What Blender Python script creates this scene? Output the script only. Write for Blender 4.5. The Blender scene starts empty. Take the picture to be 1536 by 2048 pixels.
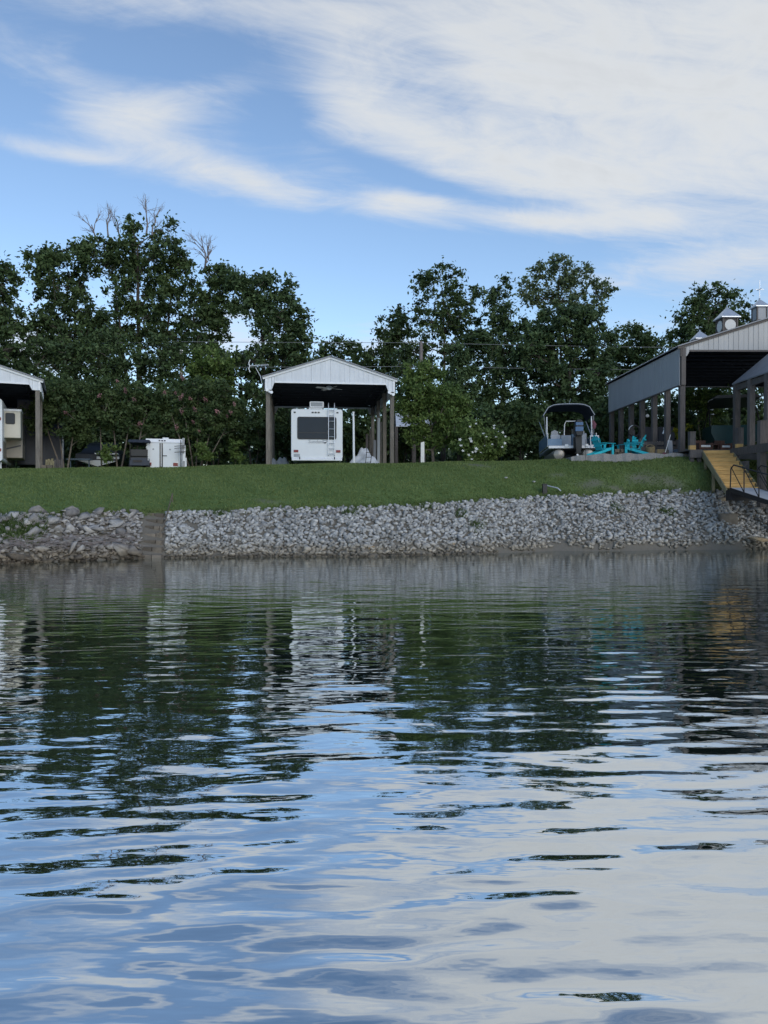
import bpy, bmesh, math, random
import numpy as np
from mathutils import Vector, Matrix, Euler
R = math.radians
SC = bpy.context.scene
COL = SC.collection
rng = np.random.default_rng(7)
random.seed(7)

# ------------------------------------------------------------------ camera, sky, sun, exposure
CAMZ, F, CX, HY = 1.7, 1479.0, 768.0, 1010.0      # eye height over the water, focal length and horizon in photo pixels
cd = bpy.data.cameras.new('camera'); cam = bpy.data.objects.new('camera', cd); COL.objects.link(cam)
cd.sensor_fit = 'VERTICAL'; cd.sensor_height = 36; cd.lens = 26; cd.clip_end = 5000; cd.clip_start = 0.05
cam.location = (0, 0, CAMZ); cam.rotation_euler = (R(90) - math.atan(14 / F), 0, 0)
SC.camera = cam
SC.view_settings.view_transform = 'Standard'; SC.view_settings.look = 'None'
SC.view_settings.gamma = 1; SC.view_settings.exposure = 0.62; SC.view_settings.use_curve_mapping = False
SUN_AZ, SUN_EL = 152.0, 26.0                       # degrees from the view direction (negative = left), degrees up
sd = bpy.data.lights.new('sun', 'SUN'); sun = bpy.data.objects.new('sun', sd); COL.objects.link(sun)
sd.energy = 0.6; sd.angle = R(35); sd.color = (1, .96, .92)
sun.location = (30, -60, 40)
sv = Vector((math.sin(R(SUN_AZ)) * math.cos(R(SUN_EL)), math.cos(R(SUN_AZ)) * math.cos(R(SUN_EL)), math.sin(R(SUN_EL))))
sun.rotation_euler = sv.to_track_quat('Z', 'Y').to_euler()

W = bpy.data.worlds.new('World'); SC.world = W; W.use_nodes = True
W.cycles.sampling_method = 'MANUAL'; W.cycles.sample_map_resolution = 512
nt = W.node_tree; nt.nodes.clear()
def wn(t, **k):
    n = nt.nodes.new(t)
    for a, b in k.items(): setattr(n, a, b)
    return n
def wm(op, a, b=None, c=None):
    n = wn('ShaderNodeMath', operation=op)
    for i, s in enumerate((a, b, c)):
        if s is None: continue
        if isinstance(s, (int, float)): n.inputs[i].default_value = s
        else: nt.links.new(s, n.inputs[i])
    return n.outputs[0]
sky = wn('ShaderNodeTexSky'); sky.sky_type = 'NISHITA'; sky.sun_disc = False
sky.sun_elevation = R(SUN_EL); sky.sun_rotation = R(SUN_AZ); sky.air_density = 1.0; sky.dust_density = 0.3; sky.ozone_density = 2.0
bg1 = wn('ShaderNodeBackground'); bg1.inputs[1].default_value = 0.12
nt.links.new(sky.outputs[0], bg1.inputs[0])
tc = wn('ShaderNodeTexCoord'); sx = wn('ShaderNodeSeparateXYZ'); nt.links.new(tc.outputs['Generated'], sx.inputs[0])
X_, Y_, Z_ = sx.outputs
U = wm('ARCTAN2', X_, Y_); V = wm('ARCSINE', Z_)
Zc = wm('ADD', wm('MAXIMUM', Z_, 0.0), 0.22)
PX, PY = wm('DIVIDE', X_, Zc), wm('DIVIDE', Y_, Zc)
def noise(vx, vy, scale, detail, rough, dist=0.0, z=0.0):
    c = wn('ShaderNodeCombineXYZ')
    for i, s in enumerate((vx, vy)): nt.links.new(s, c.inputs[i])
    c.inputs[2].default_value = z
    n = wn('ShaderNodeTexNoise'); n.inputs['Scale'].default_value = scale; n.inputs['Detail'].default_value = detail
    n.inputs['Roughness'].default_value = rough; n.inputs['Distortion'].default_value = dist
    nt.links.new(c.outputs[0], n.inputs['Vector']); return n.outputs[0]
n_big = noise(PX, PY, 1.15, 6, .62, .9)
# streaks: stretched along the clouds' drift
a_ = R(8)
S1 = wm('ADD', wm('MULTIPLY', PX, math.cos(a_)), wm('MULTIPLY', PY, math.sin(a_)))
S2 = wm('ADD', wm('MULTIPLY', PX, -math.sin(a_)), wm('MULTIPLY', PY, math.cos(a_)))
n_str = noise(wm('MULTIPLY', S1, 0.55), wm('MULTIPLY', S2, 2.0), 2.1, 9, .66, 1.1, 3.7)
n_fine = noise(wm('MULTIPLY', S1, 1.2), wm('MULTIPLY', S2, 2.2), 4.5, 8, .65, 1.6, 9.2)
def blob(x, y, rx, ry, ang, w):
    u0 = math.atan((x - CX) / F); v0 = math.atan((HY - y) / F * math.cos(u0))
    du, dv = wm('SUBTRACT', U, u0), wm('SUBTRACT', V, v0)
    c, s = math.cos(R(ang)), math.sin(R(ang))
    p = wm('ADD', wm('MULTIPLY', du, c), wm('MULTIPLY', dv, -s)); q = wm('ADD', wm('MULTIPLY', du, s), wm('MULTIPLY', dv, c))
    e = wm('ADD', wm('POWER', wm('ABSOLUTE', wm('DIVIDE', p, rx / F)), 2.0), wm('POWER', wm('ABSOLUTE', wm('DIVIDE', q, ry / F)), 2.0))
    return wm('MULTIPLY', wm('EXPONENT', wm('MULTIPLY', e, -1.0)), w)
BL = [(1420, 60, 560, 170, 8, .42), (1500, 330, 480, 100, 8, .38), (1000, 110, 300, 110, 14, .30), (700, 200, 110, 90, 30, .30), (850, 300, 170, 44, 22, .34), (1150, 360, 160, 40, 10, .30), (1900, 0, 700, 500, 0, .30),
      (290, 225, 170, 44, -14, .40), (370, 318, 220, 34, 8, .40), (110, 305, 170, 18, 1, .46), (540, 385, 110, 28, 6, .40),
      (800, 410, 110, 30, 6, .48), (1130, 447, 240, 24, 4, .42), (1400, 530, 260, 34, 0, .40), (420, 20, 420, 40, 0, .34),
      (80, 130, 150, 34, 8, .30), (30, 690, 130, 60, 0, .46), (470, 672, 110, 50, 0, .46), (790, 690, 130, 40, 0, .32),
      (400, 110, 150, 40, -8, -.30), (100, 420, 420, 50, 4, -.45), (640, 520, 560, 60, 2, -.45), (800, 352, 170, 16, 18, -.30), (60, 225, 90, 40, 0, -.26), (560, 235, 50, 50, 20, -.30), (1000, 400, 200, 14, 10, -.20), (850, 90, 90, 24, 20, -.12)]
bias = None
for b in BL:
    g = blob(*b); bias = g if bias is None else wm('ADD', bias, g)
dn = wm('ADD', wm('ADD', bias, wm('MULTIPLY', wm('SUBTRACT', n_big, .5), .60)),
        wm('ADD', wm('MULTIPLY', wm('SUBTRACT', n_str, .5), .90), wm('MULTIPLY', wm('SUBTRACT', n_fine, .5), .50)))
mr = wn('ShaderNodeMapRange', interpolation_type='SMOOTHSTEP'); mr.inputs['From Min'].default_value = .0; mr.inputs['From Max'].default_value = .76
nt.links.new(dn, mr.inputs['Value']); dens = wm('MULTIPLY', mr.outputs[0], .90)
dens = wm('MULTIPLY', dens, wm('GREATER_THAN', Z_, 0.0))
cr = wn('ShaderNodeValToRGB'); cr.color_ramp.elements[0].position = .15; cr.color_ramp.elements[0].color = (.80, .85, .92, 1)
e = cr.color_ramp.elements.new(.55); e.color = (.83, .85, .86, 1)
cr.color_ramp.elements[-1].position = .95; cr.color_ramp.elements[-1].color = (.66, .68, .70, 1)
thick = wm('ADD', wm('MULTIPLY', wm('ADD', dn, .1), .70), wm('MULTIPLY', wm('SUBTRACT', n_big, .5), .9)); nt.links.new(thick, cr.inputs[0])
# low clouds near the setting sun are warmer
wr = wn('ShaderNodeMapRange'); wr.inputs['From Min'].default_value = .30; wr.inputs['From Max'].default_value = .08; nt.links.new(Z_, wr.inputs['Value'])
mx = wn('ShaderNodeMix', data_type='RGBA', blend_type='MULTIPLY'); nt.links.new(wm('MULTIPLY', wr.outputs[0], 1.0), mx.inputs['Factor'])
nt.links.new(cr.outputs[0], mx.inputs[6]); mx.inputs[7].default_value = (1.0, .86, .80, 1)
bg2 = wn('ShaderNodeBackground'); bg2.inputs[1].default_value = 0.60; nt.links.new(mx.outputs[2], bg2.inputs[0])
ms = wn('ShaderNodeMixShader'); nt.links.new(dens, ms.inputs[0]); nt.links.new(bg1.outputs[0], ms.inputs[1]); nt.links.new(bg2.outputs[0], ms.inputs[2])
wo = wn('ShaderNodeOutputWorld'); nt.links.new(ms.outputs[0], wo.inputs[0])
SC.cycles.use_denoising = True; SC.cycles.max_bounces = 6; SC.cycles.sample_clamp_indirect = 4

# ------------------------------------------------------------------ helpers
def px(x, D): return (x - CX) / F * D
def pz(y, D): return CAMZ + (HY - y) / F * D
def P(x, y, D): return Vector((px(x, D), D, pz(y, D)))

def tag(o, label=None, cat=None, group=None, kind=None):
    if label: o['label'] = label
    if cat: o['category'] = cat
    if group: o['group'] = group
    if kind: o['kind'] = kind
    return o
def thing(name, label, cat, loc=(0, 0, 0), rz=0, group=None):
    o = bpy.data.objects.new(name, None); COL.objects.link(o); o.empty_display_size = .2
    o.location = loc; o.rotation_euler = (0, 0, rz)
    return tag(o, label, cat, group)
def link(name, me, parent=None, loc=None, rot=None, scale=None):
    o = bpy.data.objects.new(name, me); COL.objects.link(o)
    if parent: o.parent = parent
    if loc is not None: o.location = loc
    if rot is not None: o.rotation_euler = rot
    if scale is not None: o.scale = scale
    return o
def copy_tree(o, parent=None):
    c = o.copy(); COL.objects.link(c); c.parent = parent
    for ch in o.children: copy_tree(ch, c)
    return c

class MB:
    def __init__(s): s.v = []; s.f = []
    def add(s, vs, fs):
        b = len(s.v); s.v += [tuple(p) for p in vs]; s.f += [tuple(b + i for i in f) for f in fs]; return s
    def box(s, c, d, rot=None):
        h = [x / 2 for x in d]; M = rot.to_matrix() if rot else None
        vs = []
        for sx_ in (-1, 1):
            for sy in (-1, 1):
                for sz in (-1, 1):
                    p = Vector((sx_ * h[0], sy * h[1], sz * h[2]))
                    if M: p = M @ p
                    vs.append(p + Vector(c))
        return s.add(vs, [(0, 1, 3, 2), (4, 6, 7, 5), (0, 4, 5, 1), (2, 3, 7, 6), (0, 2, 6, 4), (1, 5, 7, 3)])
    def b6(s, x0, x1, y0, y1, z0, z1): return s.box(((x0 + x1) / 2, (y0 + y1) / 2, (z0 + z1) / 2), (x1 - x0, y1 - y0, z1 - z0))
    def beam(s, a, b, w, h, up=(0, 0, 1)):
        a, b = Vector(a), Vector(b); d = (b - a).normalized(); u = Vector(up)
        if abs(d.dot(u)) > .98: u = Vector((0, 1, 0))
        x = d.cross(u).normalized(); y = x.cross(d).normalized()
        vs = [p + x * (w / 2 * i) + y * (h / 2 * j) for p in (a, b) for i, j in ((-1, -1), (1, -1), (1, 1), (-1, 1))]
        return s.add(vs, [(0, 3, 2, 1), (4, 5, 6, 7)] + [(i, (i + 1) % 4, 4 + (i + 1) % 4, 4 + i) for i in range(4)])
    def tube(s, pts, rad, n=6, cap=True):
        pts = [Vector(p) for p in pts]
        if not hasattr(rad, '__len__'): rad = [rad] * len(pts)
        b = len(s.v); ref = None
        for i, p in enumerate(pts):
            d = (pts[min(i + 1, len(pts) - 1)] - pts[max(i - 1, 0)])
            d = d.normalized() if d.length > 1e-9 else Vector((0, 0, 1))
            if ref is None: ref = Vector((1, 0, 0)) if abs(d.x) < .9 else Vector((0, 1, 0))
            x = (ref - d * ref.dot(d)).normalized(); ref = x; y = d.cross(x)
            for k in range(n):
                a = 2 * math.pi * k / n
                s.v.append(tuple(p + (x * math.cos(a) + y * math.sin(a)) * rad[i]))
        for i in range(len(pts) - 1):
            for k in range(n):
                s.f.append((b + i * n + k, b + i * n + (k + 1) % n, b + (i + 1) * n + (k + 1) % n, b + (i + 1) * n + k))
        if cap:
            s.f.append(tuple(b + k for k in reversed(range(n)))); e = b + (len(pts) - 1) * n
            s.f.append(tuple(e + k for k in range(n)))
        return s
    def lathe(s, prof, c=(0, 0, 0), n=14, axis='z'):
        b = len(s.v)
        for r, h in prof:
            for k in range(n):
                a = 2 * math.pi * k / n; q = (r * math.cos(a), r * math.sin(a), h)
                if axis == 'y': q = (q[0], q[2], q[1])
                if axis == 'x': q = (q[2], q[0], q[1])
                s.v.append((c[0] + q[0], c[1] + q[1], c[2] + q[2]))
        for i in range(len(prof) - 1):
            for k in range(n): s.f.append((b + i * n + k, b + i * n + (k + 1) % n, b + (i + 1) * n + (k + 1) % n, b + (i + 1) * n + k))
        s.f.append(tuple(b + k for k in reversed(range(n)))); e = b + (len(prof) - 1) * n; s.f.append(tuple(e + k for k in range(n)))
        return s
    def prism(s, poly, y0, y1):          # poly in x,z, extruded along y
        n = len(poly); vs = [(x, y0, z) for x, z in poly] + [(x, y1, z) for x, z in poly]
        return s.add(vs, [tuple(range(n)), tuple(range(2 * n - 1, n - 1, -1))] + [(i, n + i, n + (i + 1) % n, (i + 1) % n) for i in range(n)])
    def prismx(s, poly, x0, x1):         # poly in y,z, extruded along x
        n = len(poly); vs = [(x0, y, z) for y, z in poly] + [(x1, y, z) for y, z in poly]
        return s.add(vs, [tuple(range(n)), tuple(range(2 * n - 1, n - 1, -1))] + [(i, n + i, n + (i + 1) % n, (i + 1) % n) for i in range(n)])
    def loft(s, rings, cap=True):
        n = len(rings[0]); b = len(s.v)
        for r in rings: s.v += [tuple(p) for p in r]
        for i in range(len(rings) - 1):
            for k in range(n): s.f.append((b + i * n + k, b + i * n + (k + 1) % n, b + (i + 1) * n + (k + 1) % n, b + (i + 1) * n + k))
        if cap: s.f.append(tuple(b + k for k in range(n))); e = b + (len(rings) - 1) * n; s.f.append(tuple(e + k for k in reversed(range(n))))
        return s
    def mesh(s, name, mat=None, smooth=False, bevel=0, seg=2):
        me = bpy.data.meshes.new(name); me.from_pydata(s.v, [], s.f)
        bm = bmesh.new(); bm.from_mesh(me)
        bmesh.ops.recalc_face_normals(bm, faces=bm.faces)
        if bevel: bmesh.ops.bevel(bm, geom=list(bm.edges), offset=bevel, segments=seg, affect='EDGES', profile=.6, clamp_overlap=True)
        if smooth:
            for f in bm.faces: f.smooth = True
            for e in bm.edges:
                if len(e.link_faces) == 2 and e.calc_face_angle(0) > R(40): e.smooth = False
        bm.to_mesh(me); bm.free()
        if mat: me.materials.append(mat)
        return me
    def build(s, name, mat, parent=None, smooth=False, bevel=0, loc=None, rot=None, seg=2):
        return link(name, s.mesh(name, mat, smooth, bevel, seg), parent, loc, rot)

def npmesh(name, verts, faces, mat, tone=None, smooth=False):
    verts = np.asarray(verts, np.float32); faces = np.asarray(faces, np.int32); k = faces.shape[1]
    me = bpy.data.meshes.new(name)
    me.vertices.add(len(verts)); me.vertices.foreach_set('co', verts.ravel())
    me.loops.add(faces.size); me.loops.foreach_set('vertex_index', faces.ravel())
    me.polygons.add(len(faces)); me.polygons.foreach_set('loop_start', np.arange(0, faces.size, k, dtype=np.int32))
    me.polygons.foreach_set('loop_total', np.full(len(faces), k, np.int32))
    if smooth: me.polygons.foreach_set('use_smooth', np.ones(len(faces), bool))
    if tone is not None:
        a = me.attributes.new('tone', 'FLOAT', 'POINT'); a.data.foreach_set('value', np.asarray(tone, np.float32))
    me.update(calc_edges=True); me.validate()
    me.materials.append(mat); return me

# ------------------------------------------------------------------ materials
MATS = {}
def mat(name, col, rough=.7, metal=0.0, var=.14, scale=6.0, bump=0.0, bscale=60.0, spec=.4, stretch=(1, 1, 1), objrand=0.0, col2=None):
    m = bpy.data.materials.new(name); m.use_nodes = True; t = m.node_tree; b = t.nodes['Principled BSDF']
    b.inputs['Roughness'].default_value = rough; b.inputs['Metallic'].default_value = metal; b.inputs['Specular IOR Level'].default_value = spec
    tc = t.nodes.new('ShaderNodeTexCoord'); mp = t.nodes.new('ShaderNodeMapping'); mp.inputs['Scale'].default_value = stretch
    t.links.new(tc.outputs['Object'], mp.inputs[0])
    n = t.nodes.new('ShaderNodeTexNoise'); n.inputs['Scale'].default_value = scale; n.inputs['Detail'].default_value = 6; n.inputs['Roughness'].default_value = .65
    t.links.new(mp.outputs[0], n.inputs['Vector'])
    r = t.nodes.new('ShaderNodeValToRGB'); c2 = col2 or [min(1, c * (1 + var)) for c in col]
    r.color_ramp.elements[0].position = .32; r.color_ramp.elements[0].color = (*[c * (1 - var) for c in col], 1)
    r.color_ramp.elements[1].position = .70; r.color_ramp.elements[1].color = (*c2, 1)
    t.links.new(n.outputs[0], r.inputs[0]); out = r.outputs[0]
    if objrand:
        oi = t.nodes.new('ShaderNodeObjectInfo'); mr = t.nodes.new('ShaderNodeMapRange'); mr.inputs['To Min'].default_value = 1 - objrand; mr.inputs['To Max'].default_value = 1 + objrand
        t.links.new(oi.outputs['Random'], mr.inputs['Value'])
        vm = t.nodes.new('ShaderNodeVectorMath'); vm.operation = 'SCALE'; t.links.new(out, vm.inputs[0]); t.links.new(mr.outputs[0], vm.inputs['Scale']); out = vm.outputs[0]
    t.links.new(out, b.inputs['Base Color'])
    if bump:
        n2 = t.nodes.new('ShaderNodeTexNoise'); n2.inputs['Scale'].default_value = bscale; n2.inputs['Detail'].default_value = 4
        t.links.new(mp.outputs[0], n2.inputs['Vector'])
        bp = t.nodes.new('ShaderNodeBump'); bp.inputs['Strength'].default_value = bump; bp.inputs['Distance'].default_value = .02
        t.links.new(n2.outputs[0], bp.inputs['Height']); t.links.new(bp.outputs[0], b.inputs['Normal'])
    MATS[name] = m; return m
def leafmat(name, dark, light, trans=.36, rough=.55):
    m = bpy.data.materials.new(name); m.use_nodes = True; t = m.node_tree; b = t.nodes['Principled BSDF']
    b.inputs['Roughness'].default_value = rough; b.inputs['Specular IOR Level'].default_value = .25
    a = t.nodes.new('ShaderNodeAttribute'); a.attribute_name = 'tone'
    r = t.nodes.new('ShaderNodeValToRGB'); r.color_ramp.elements[0].color = (*dark, 1); r.color_ramp.elements[1].color = (*light, 1)
    t.links.new(a.outputs['Fac'], r.inputs[0]); t.links.new(r.outputs[0], b.inputs['Base Color'])
    tr = t.nodes.new('ShaderNodeBsdfTranslucent'); t.links.new(r.outputs[0], tr.inputs[0])
    mx = t.nodes.new('ShaderNodeMixShader'); mx.inputs[0].default_value = trans
    t.links.new(b.outputs[0], mx.inputs[1]); t.links.new(tr.outputs[0], mx.inputs[2]); t.links.new(mx.outputs[0], t.nodes['Material Output'].inputs[0])
    MATS[name] = m; return m

white_metal = mat('white_metal', (.60, .62, .64), .45, .0, .11, 3, stretch=(1, 1, .15))
trim_white = mat('trim_white', (.72, .73, .74), .45, 0, .05, 3)
grey_metal = mat('grey_metal', (.33, .335, .345), .5, 0, .08, 1.5, stretch=(1, 1, .15))
beige_metal = mat('beige_metal', (.42, .41, .395), .5, 0, .08, 1.5, stretch=(1, 1, .15))
brown_trim = mat('brown_trim', (.10, .085, .075), .6, 0, .15, 3)
roof_shade_dark = mat('dark_ceiling', (.022, .024, .03), .8, 0, .2, 2)  # near-black colour stands in for the deep shade under the roofs
roof_metal = mat('roof_metal', (.20, .21, .23), .5, .3, .12, 1.5)
roof_steep = mat('roof_steep', (.19, .195, .21), .55, .2, .1, 1.5)
post_wood = mat('post_wood', (.17, .15, .125), .85, 0, .3, 5, .4, 40, stretch=(4, 4, .5), objrand=.15)
dark_wood = mat('dark_wood', (.105, .092, .085), .85, 0, .3, 5, .4, 40, stretch=(4, 4, .6), objrand=.15)
new_wood = mat('new_wood', (.60, .37, .135), .75, 0, .25, 3, .25, 30, stretch=(.7, 5, 5), objrand=.12)
green_wood = mat('treated_wood', (.24, .21, .12), .8, 0, .25, 4, .3, 40, objrand=.1)
rv_white = mat('rv_white', (.66, .68, .69), .35, 0, .05, 1.2)
rv_cream = mat('rv_cream', (.56, .53, .44), .4, 0, .06, 1.2)
rv_tan = mat('rv_tan', (.30, .265, .215), .45, 0, .08, 2)
glass_dark = mat('glass_dark', (.012, .018, .030), .12, 0, .1, 2, spec=.22)
black_plastic = mat('black_plastic', (.015, .016, .018), .45, 0, .2, 5)
rubber = mat('rubber', (.02, .02, .02), .85, 0, .2, 6)
red_lens = mat('red_lens', (.18, .012, .02), .25, 0, .1, 6)
pontoon_alu = mat('pontoon_aluminium', (.30, .28, .25), .4, .5, .2, 3)
aluminium = mat('aluminium', (.55, .57, .60), .35, .6, .1, 5)
chrome_white = mat('painted_white', (.74, .75, .77), .4, 0, .05, 5)
navy_paint = mat('navy_paint', (.018, .026, .045), .45, 0, .2, 2)
navy_cloth = mat('navy_canvas', (.022, .03, .05), .85, 0, .25, 3, .3, 25)
boat_blue = mat('boat_blue', (.15, .23, .33), .4, .1, .12, 3)
seat_grey = mat('seat_vinyl', (.36, .38, .41), .6, 0, .1, 4)
teal_paint = mat('teal_paint', (.014, .40, .48), .5, 0, .1, 4, objrand=.06)
cow_blue = mat('cowl_blue', (.06, .13, .25), .3, 0, .1, 4)
sling_brown = mat('wicker_brown', (.10, .045, .03), .7, 0, .3, 20, .3, 120)
cushion = mat('cushion_white', (.68, .66, .62), .8, 0, .06, 5)
tarp_white = mat('tarp_white', (.60, .64, .70), .55, 0, .1, 5, .4, 9)
block_mat = mat('block_concrete', (.155, .13, .10), .9, 0, .3, 4, .5, 30, objrand=.4)
bark = mat('bark', (.075, .062, .05), .9, 0, .35, 3, .6, 18, stretch=(3, 3, .7))
bark_pale = mat('bark_pale', (.15, .125, .10), .85, 0, .3, 4, .3, 20, stretch=(3, 3, .7))
twig_grey = mat('twig_grey', (.20, .17, .16), .9, 0, .2, 4)
petal_white = mat('petal_white', (.74, .74, .70), .6, 0, .05, 8)
petal_pink = mat('petal_pink', (.30, .15, .15), .7, 0, .25, 12, objrand=.4)
steel_dark = mat('steel_dark', (.03, .027, .027), .5, .5, .2, 6)
ramp_white = mat('ramp_deck', (.50, .52, .55), .5, .2, .08, 4)
boat_green = mat('boat_green', (.02, .06, .06), .35, 0, .15, 2)
wire_mat = mat('wire_grey', (.18, .19, .2), .6, 0, .1, 1)
rust = mat('weathered_rail', (.15, .12, .085), .8, .2, .3, 12)
straw = mat('basket_straw', (.22, .17, .09), .85, 0, .25, 14, .4, 80)
pot_grey = mat('plastic_blue_grey', (.12, .16, .21), .5, 0, .15, 5)
lens_white = mat('lens_white', (.78, .79, .8), .3, 0, .03, 5)
flag_red = mat('flag_red', (.16, .06, .08), .8, 0, .1, 8)
letter_grey = mat('letter_grey', (.30, .32, .34), .5, 0, .1, 8)
logo_dark = mat('logo_dark', (.05, .05, .06), .5, 0, .1, 8)

L_oak = leafmat('leaf_oak', (0.046, 0.076, 0.030), (0.115, 0.167, 0.060))
L_dark = leafmat('leaf_dark', (0.041, 0.069, 0.030), (0.098, 0.147, 0.055), .2)
L_pale = leafmat('leaf_pale', (.085, .125, .060), (.19, .235, .11))
L_young = leafmat('leaf_young', (0.084, 0.138, 0.036), (0.186, 0.258, 0.074))
L_bush = leafmat('leaf_bush', (0.096, 0.150, 0.043), (0.204, 0.276, 0.086))
L_myrtle = leafmat('leaf_myrtle', (.046, .080, .030), (.110, .152, .056))
L_weed = leafmat('leaf_weed', (0.06, 0.1, 0.03), (0.13, 0.18, 0.06))
L_grass = leafmat('leaf_grass', (0.110, 0.160, 0.048), (0.182, 0.229, 0.077), .2, .7)
L_yellow = leafmat('leaf_yellow', (.10, .12, .01), (.30, .28, .02))

# ------------------------------------------------------------------ the land
SHX = [-400, -60, -30, -11.2, -6.9, .5, 6.1, 15, 40, 400]
SHY = [4, 14, 18.5, 21.4, 23.9, 24.6, 27.1, 28.6, 29.5, 30]
def shore(x): return np.interp(x, SHX, SHY) + .12 * np.sin(x * 1.3) + .08 * np.sin(x * 3.1 + 1)
def bankw(x): return np.interp(x, [-12, -7, 0, 6, 14], [2.1, 2.0, 2.2, 2.7, 2.8])
def bankt(x): return np.interp(x, [-12, -7, 0.5, 7, 14], [1.36, 1.42, 1.62, 2.02, 2.25])
def crestz(x): return np.interp(x, [-60, -17.9, -10.9, -3.9, 5.4, 8.9, 12.6, 14.3, 18], [3.2, 3.33, 3.42, 3.57, 3.70, 3.82, 3.88, 3.8, 3.6])
def cresty(x): return np.interp(x, [-20, 8, 12.5, 14.5, 20], [34.4, 34.4, 33.4, 33.2, 33])
def terrain(x, y):
    x = np.asarray(x, float); y = np.asarray(y, float)
    s, w, t, c, cy = shore(x), bankw(x), bankt(x), crestz(x), cresty(x)
    z = np.where(y < s, np.maximum((y - s) * .45, -2.5), 0)
    k = np.clip((y - s) / w, 0, 1); z = np.where(y >= s, t * k ** .9, z)
    q = np.clip((y - s - w) / (cy - s - w), 0, 1); e = (1 - (1 - q) ** 1.55)
    z = np.where(y > s + w, t + .02 + (c - t - .02) * e, z)
    z = np.where(y > cy, c + .004 * np.minimum(y - cy, 80), z)
    return z + np.where(y > s + w, .035 * np.sin(x * .9 + y * .4) * np.sin(y * .7 - x * .3) * np.clip((cy + 1 - y), 0, 1), 0)
def gz(x, y): return float(terrain(x, y))
def lawn_hit(x, y):
    for D in np.arange(25, 36, .05):
        if terrain(px(x, D), D) >= pz(y, D): return px(x, D), float(D)
    return px(x, 34.4), 34.4
BARE = [(*lawn_hit(x, y), a, b_) for x, y, a, b_ in ((1185, 968, .9, .45), (1290, 957, 1.2, .5), (1235, 978, .6, .3), (540, 1004, .55, .22), (955, 931, .9, .5), (1340, 968, .7, .5), (1120, 950, .5, .25), (800, 1012, 1.2, .12), (1480, 985, 1.5, 1.2))]
def bare(x, y):
    q = np.zeros_like(np.asarray(x, float))
    for bx_, by_, a, b_ in BARE: q = np.maximum(q, 1.15 - np.sqrt(((x - bx_) / a) ** 2 + ((y - by_) / b_) ** 2) + .25 * np.sin(x * 5.1) * np.sin(y * 6.3))
    return np.clip(q, 0, 1)
def grid_axis(segs):
    out = []
    for a, b, d in segs: out += list(np.arange(a, b - 1e-6, d))
    return np.array(out + [segs[-1][1]])
gx = grid_axis([(-1500, -200, 130), (-200, -30, 10), (-30, -20, 1), (-20, 20, .25), (20, 40, 1), (40, 200, 10), (200, 1500, 130)])
gy = grid_axis([(-60, 10, 10), (10, 20, .5), (20, 37, .2), (37, 60, 1), (60, 200, 10), (200, 2000, 150)])
GX, GY = np.meshgrid(gx, gy); GZ = terrain(GX, GY)
nx, ny = len(gx), len(gy); ii = np.arange(nx * ny).reshape(ny, nx)
gf = np.stack([ii[:-1, :-1], ii[:-1, 1:], ii[1:, 1:], ii[1:, :-1]], -1).reshape(-1, 4)
gm = bpy.data.materials.new('ground'); gm.use_nodes = True; t = gm.node_tree; b = t.nodes['Principled BSDF']; b.inputs['Roughness'].default_value = .95; b.inputs['Specular IOR Level'].default_value = .1
geo = t.nodes.new('ShaderNodeNewGeometry')
def gn(scale, detail=6, st=(1, 1, 1)):
    mp = t.nodes.new('ShaderNodeMapping'); mp.inputs['Scale'].default_value = st; t.links.new(geo.outputs['Position'], mp.inputs[0])
    n = t.nodes.new('ShaderNodeTexNoise'); n.inputs['Scale'].default_value = scale; n.inputs['Detail'].default_value = detail; n.inputs['Roughness'].default_value = .65
    t.links.new(mp.outputs[0], n.inputs['Vector']); return n.outputs[0]
r1 = t.nodes.new('ShaderNodeValToRGB'); r1.color_ramp.elements[0].position = .35; r1.color_ramp.elements[0].color = (.085, .135, .042, 1)
r1.color_ramp.elements[1].position = .68; r1.color_ramp.elements[1].color = (.135, .19, .064, 1); t.links.new(gn(1.6, 8, (.6, 1.4, 1)), r1.inputs[0])
r2 = t.nodes.new('ShaderNodeValToRGB'); r2.color_ramp.elements[0].position = .66; r2.color_ramp.elements[0].color = (0, 0, 0, 1); r2.color_ramp.elements[1].position = .76; r2.color_ramp.elements[1].color = (1, 1, 1, 1)
t.links.new(gn(.45, 7), r2.inputs[0])
mxg = t.nodes.new('ShaderNodeMix'); mxg.data_type = 'RGBA'; t.links.new(r2.outputs[0], mxg.inputs['Factor']); t.links.new(r1.outputs[0], mxg.inputs[6]); mxg.inputs[7].default_value = (.15, .125, .075, 1)
sp = t.nodes.new('ShaderNodeSeparateXYZ'); t.links.new(geo.outputs['Position'], sp.inputs[0])
# bare earth and silt below the top of the bank (its own height attribute)
at = t.nodes.new('ShaderNodeAttribute'); at.attribute_name = 'tone'
mud = t.nodes.new('ShaderNodeValToRGB'); mud.color_ramp.elements[0].color = (.14, .125, .10, 1); mud.color_ramp.elements[1].color = (.20, .18, .15, 1); t.links.new(gn(7, 6), mud.inputs[0])
mx2 = t.nodes.new('ShaderNodeMix'); mx2.data_type = 'RGBA'; t.links.new(at.outputs['Fac'], mx2.inputs['Factor']); t.links.new(mxg.outputs[2], mx2.inputs[6]); t.links.new(mud.outputs[0], mx2.inputs[7])
t.links.new(mx2.outputs[2], b.inputs['Base Color'])
bp = t.nodes.new('ShaderNodeBump'); bp.inputs['Strength'].default_value = .6; bp.inputs['Distance'].default_value = .05; t.links.new(gn(14, 5), bp.inputs['Height']); t.links.new(bp.outputs[0], b.inputs['Normal'])
gtone = np.clip((shore(GX) + bankw(GX) - GY) / .25 + .5, 0, 1); gtone = np.maximum(gtone, .75 * bare(GX, GY)).ravel()
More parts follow.
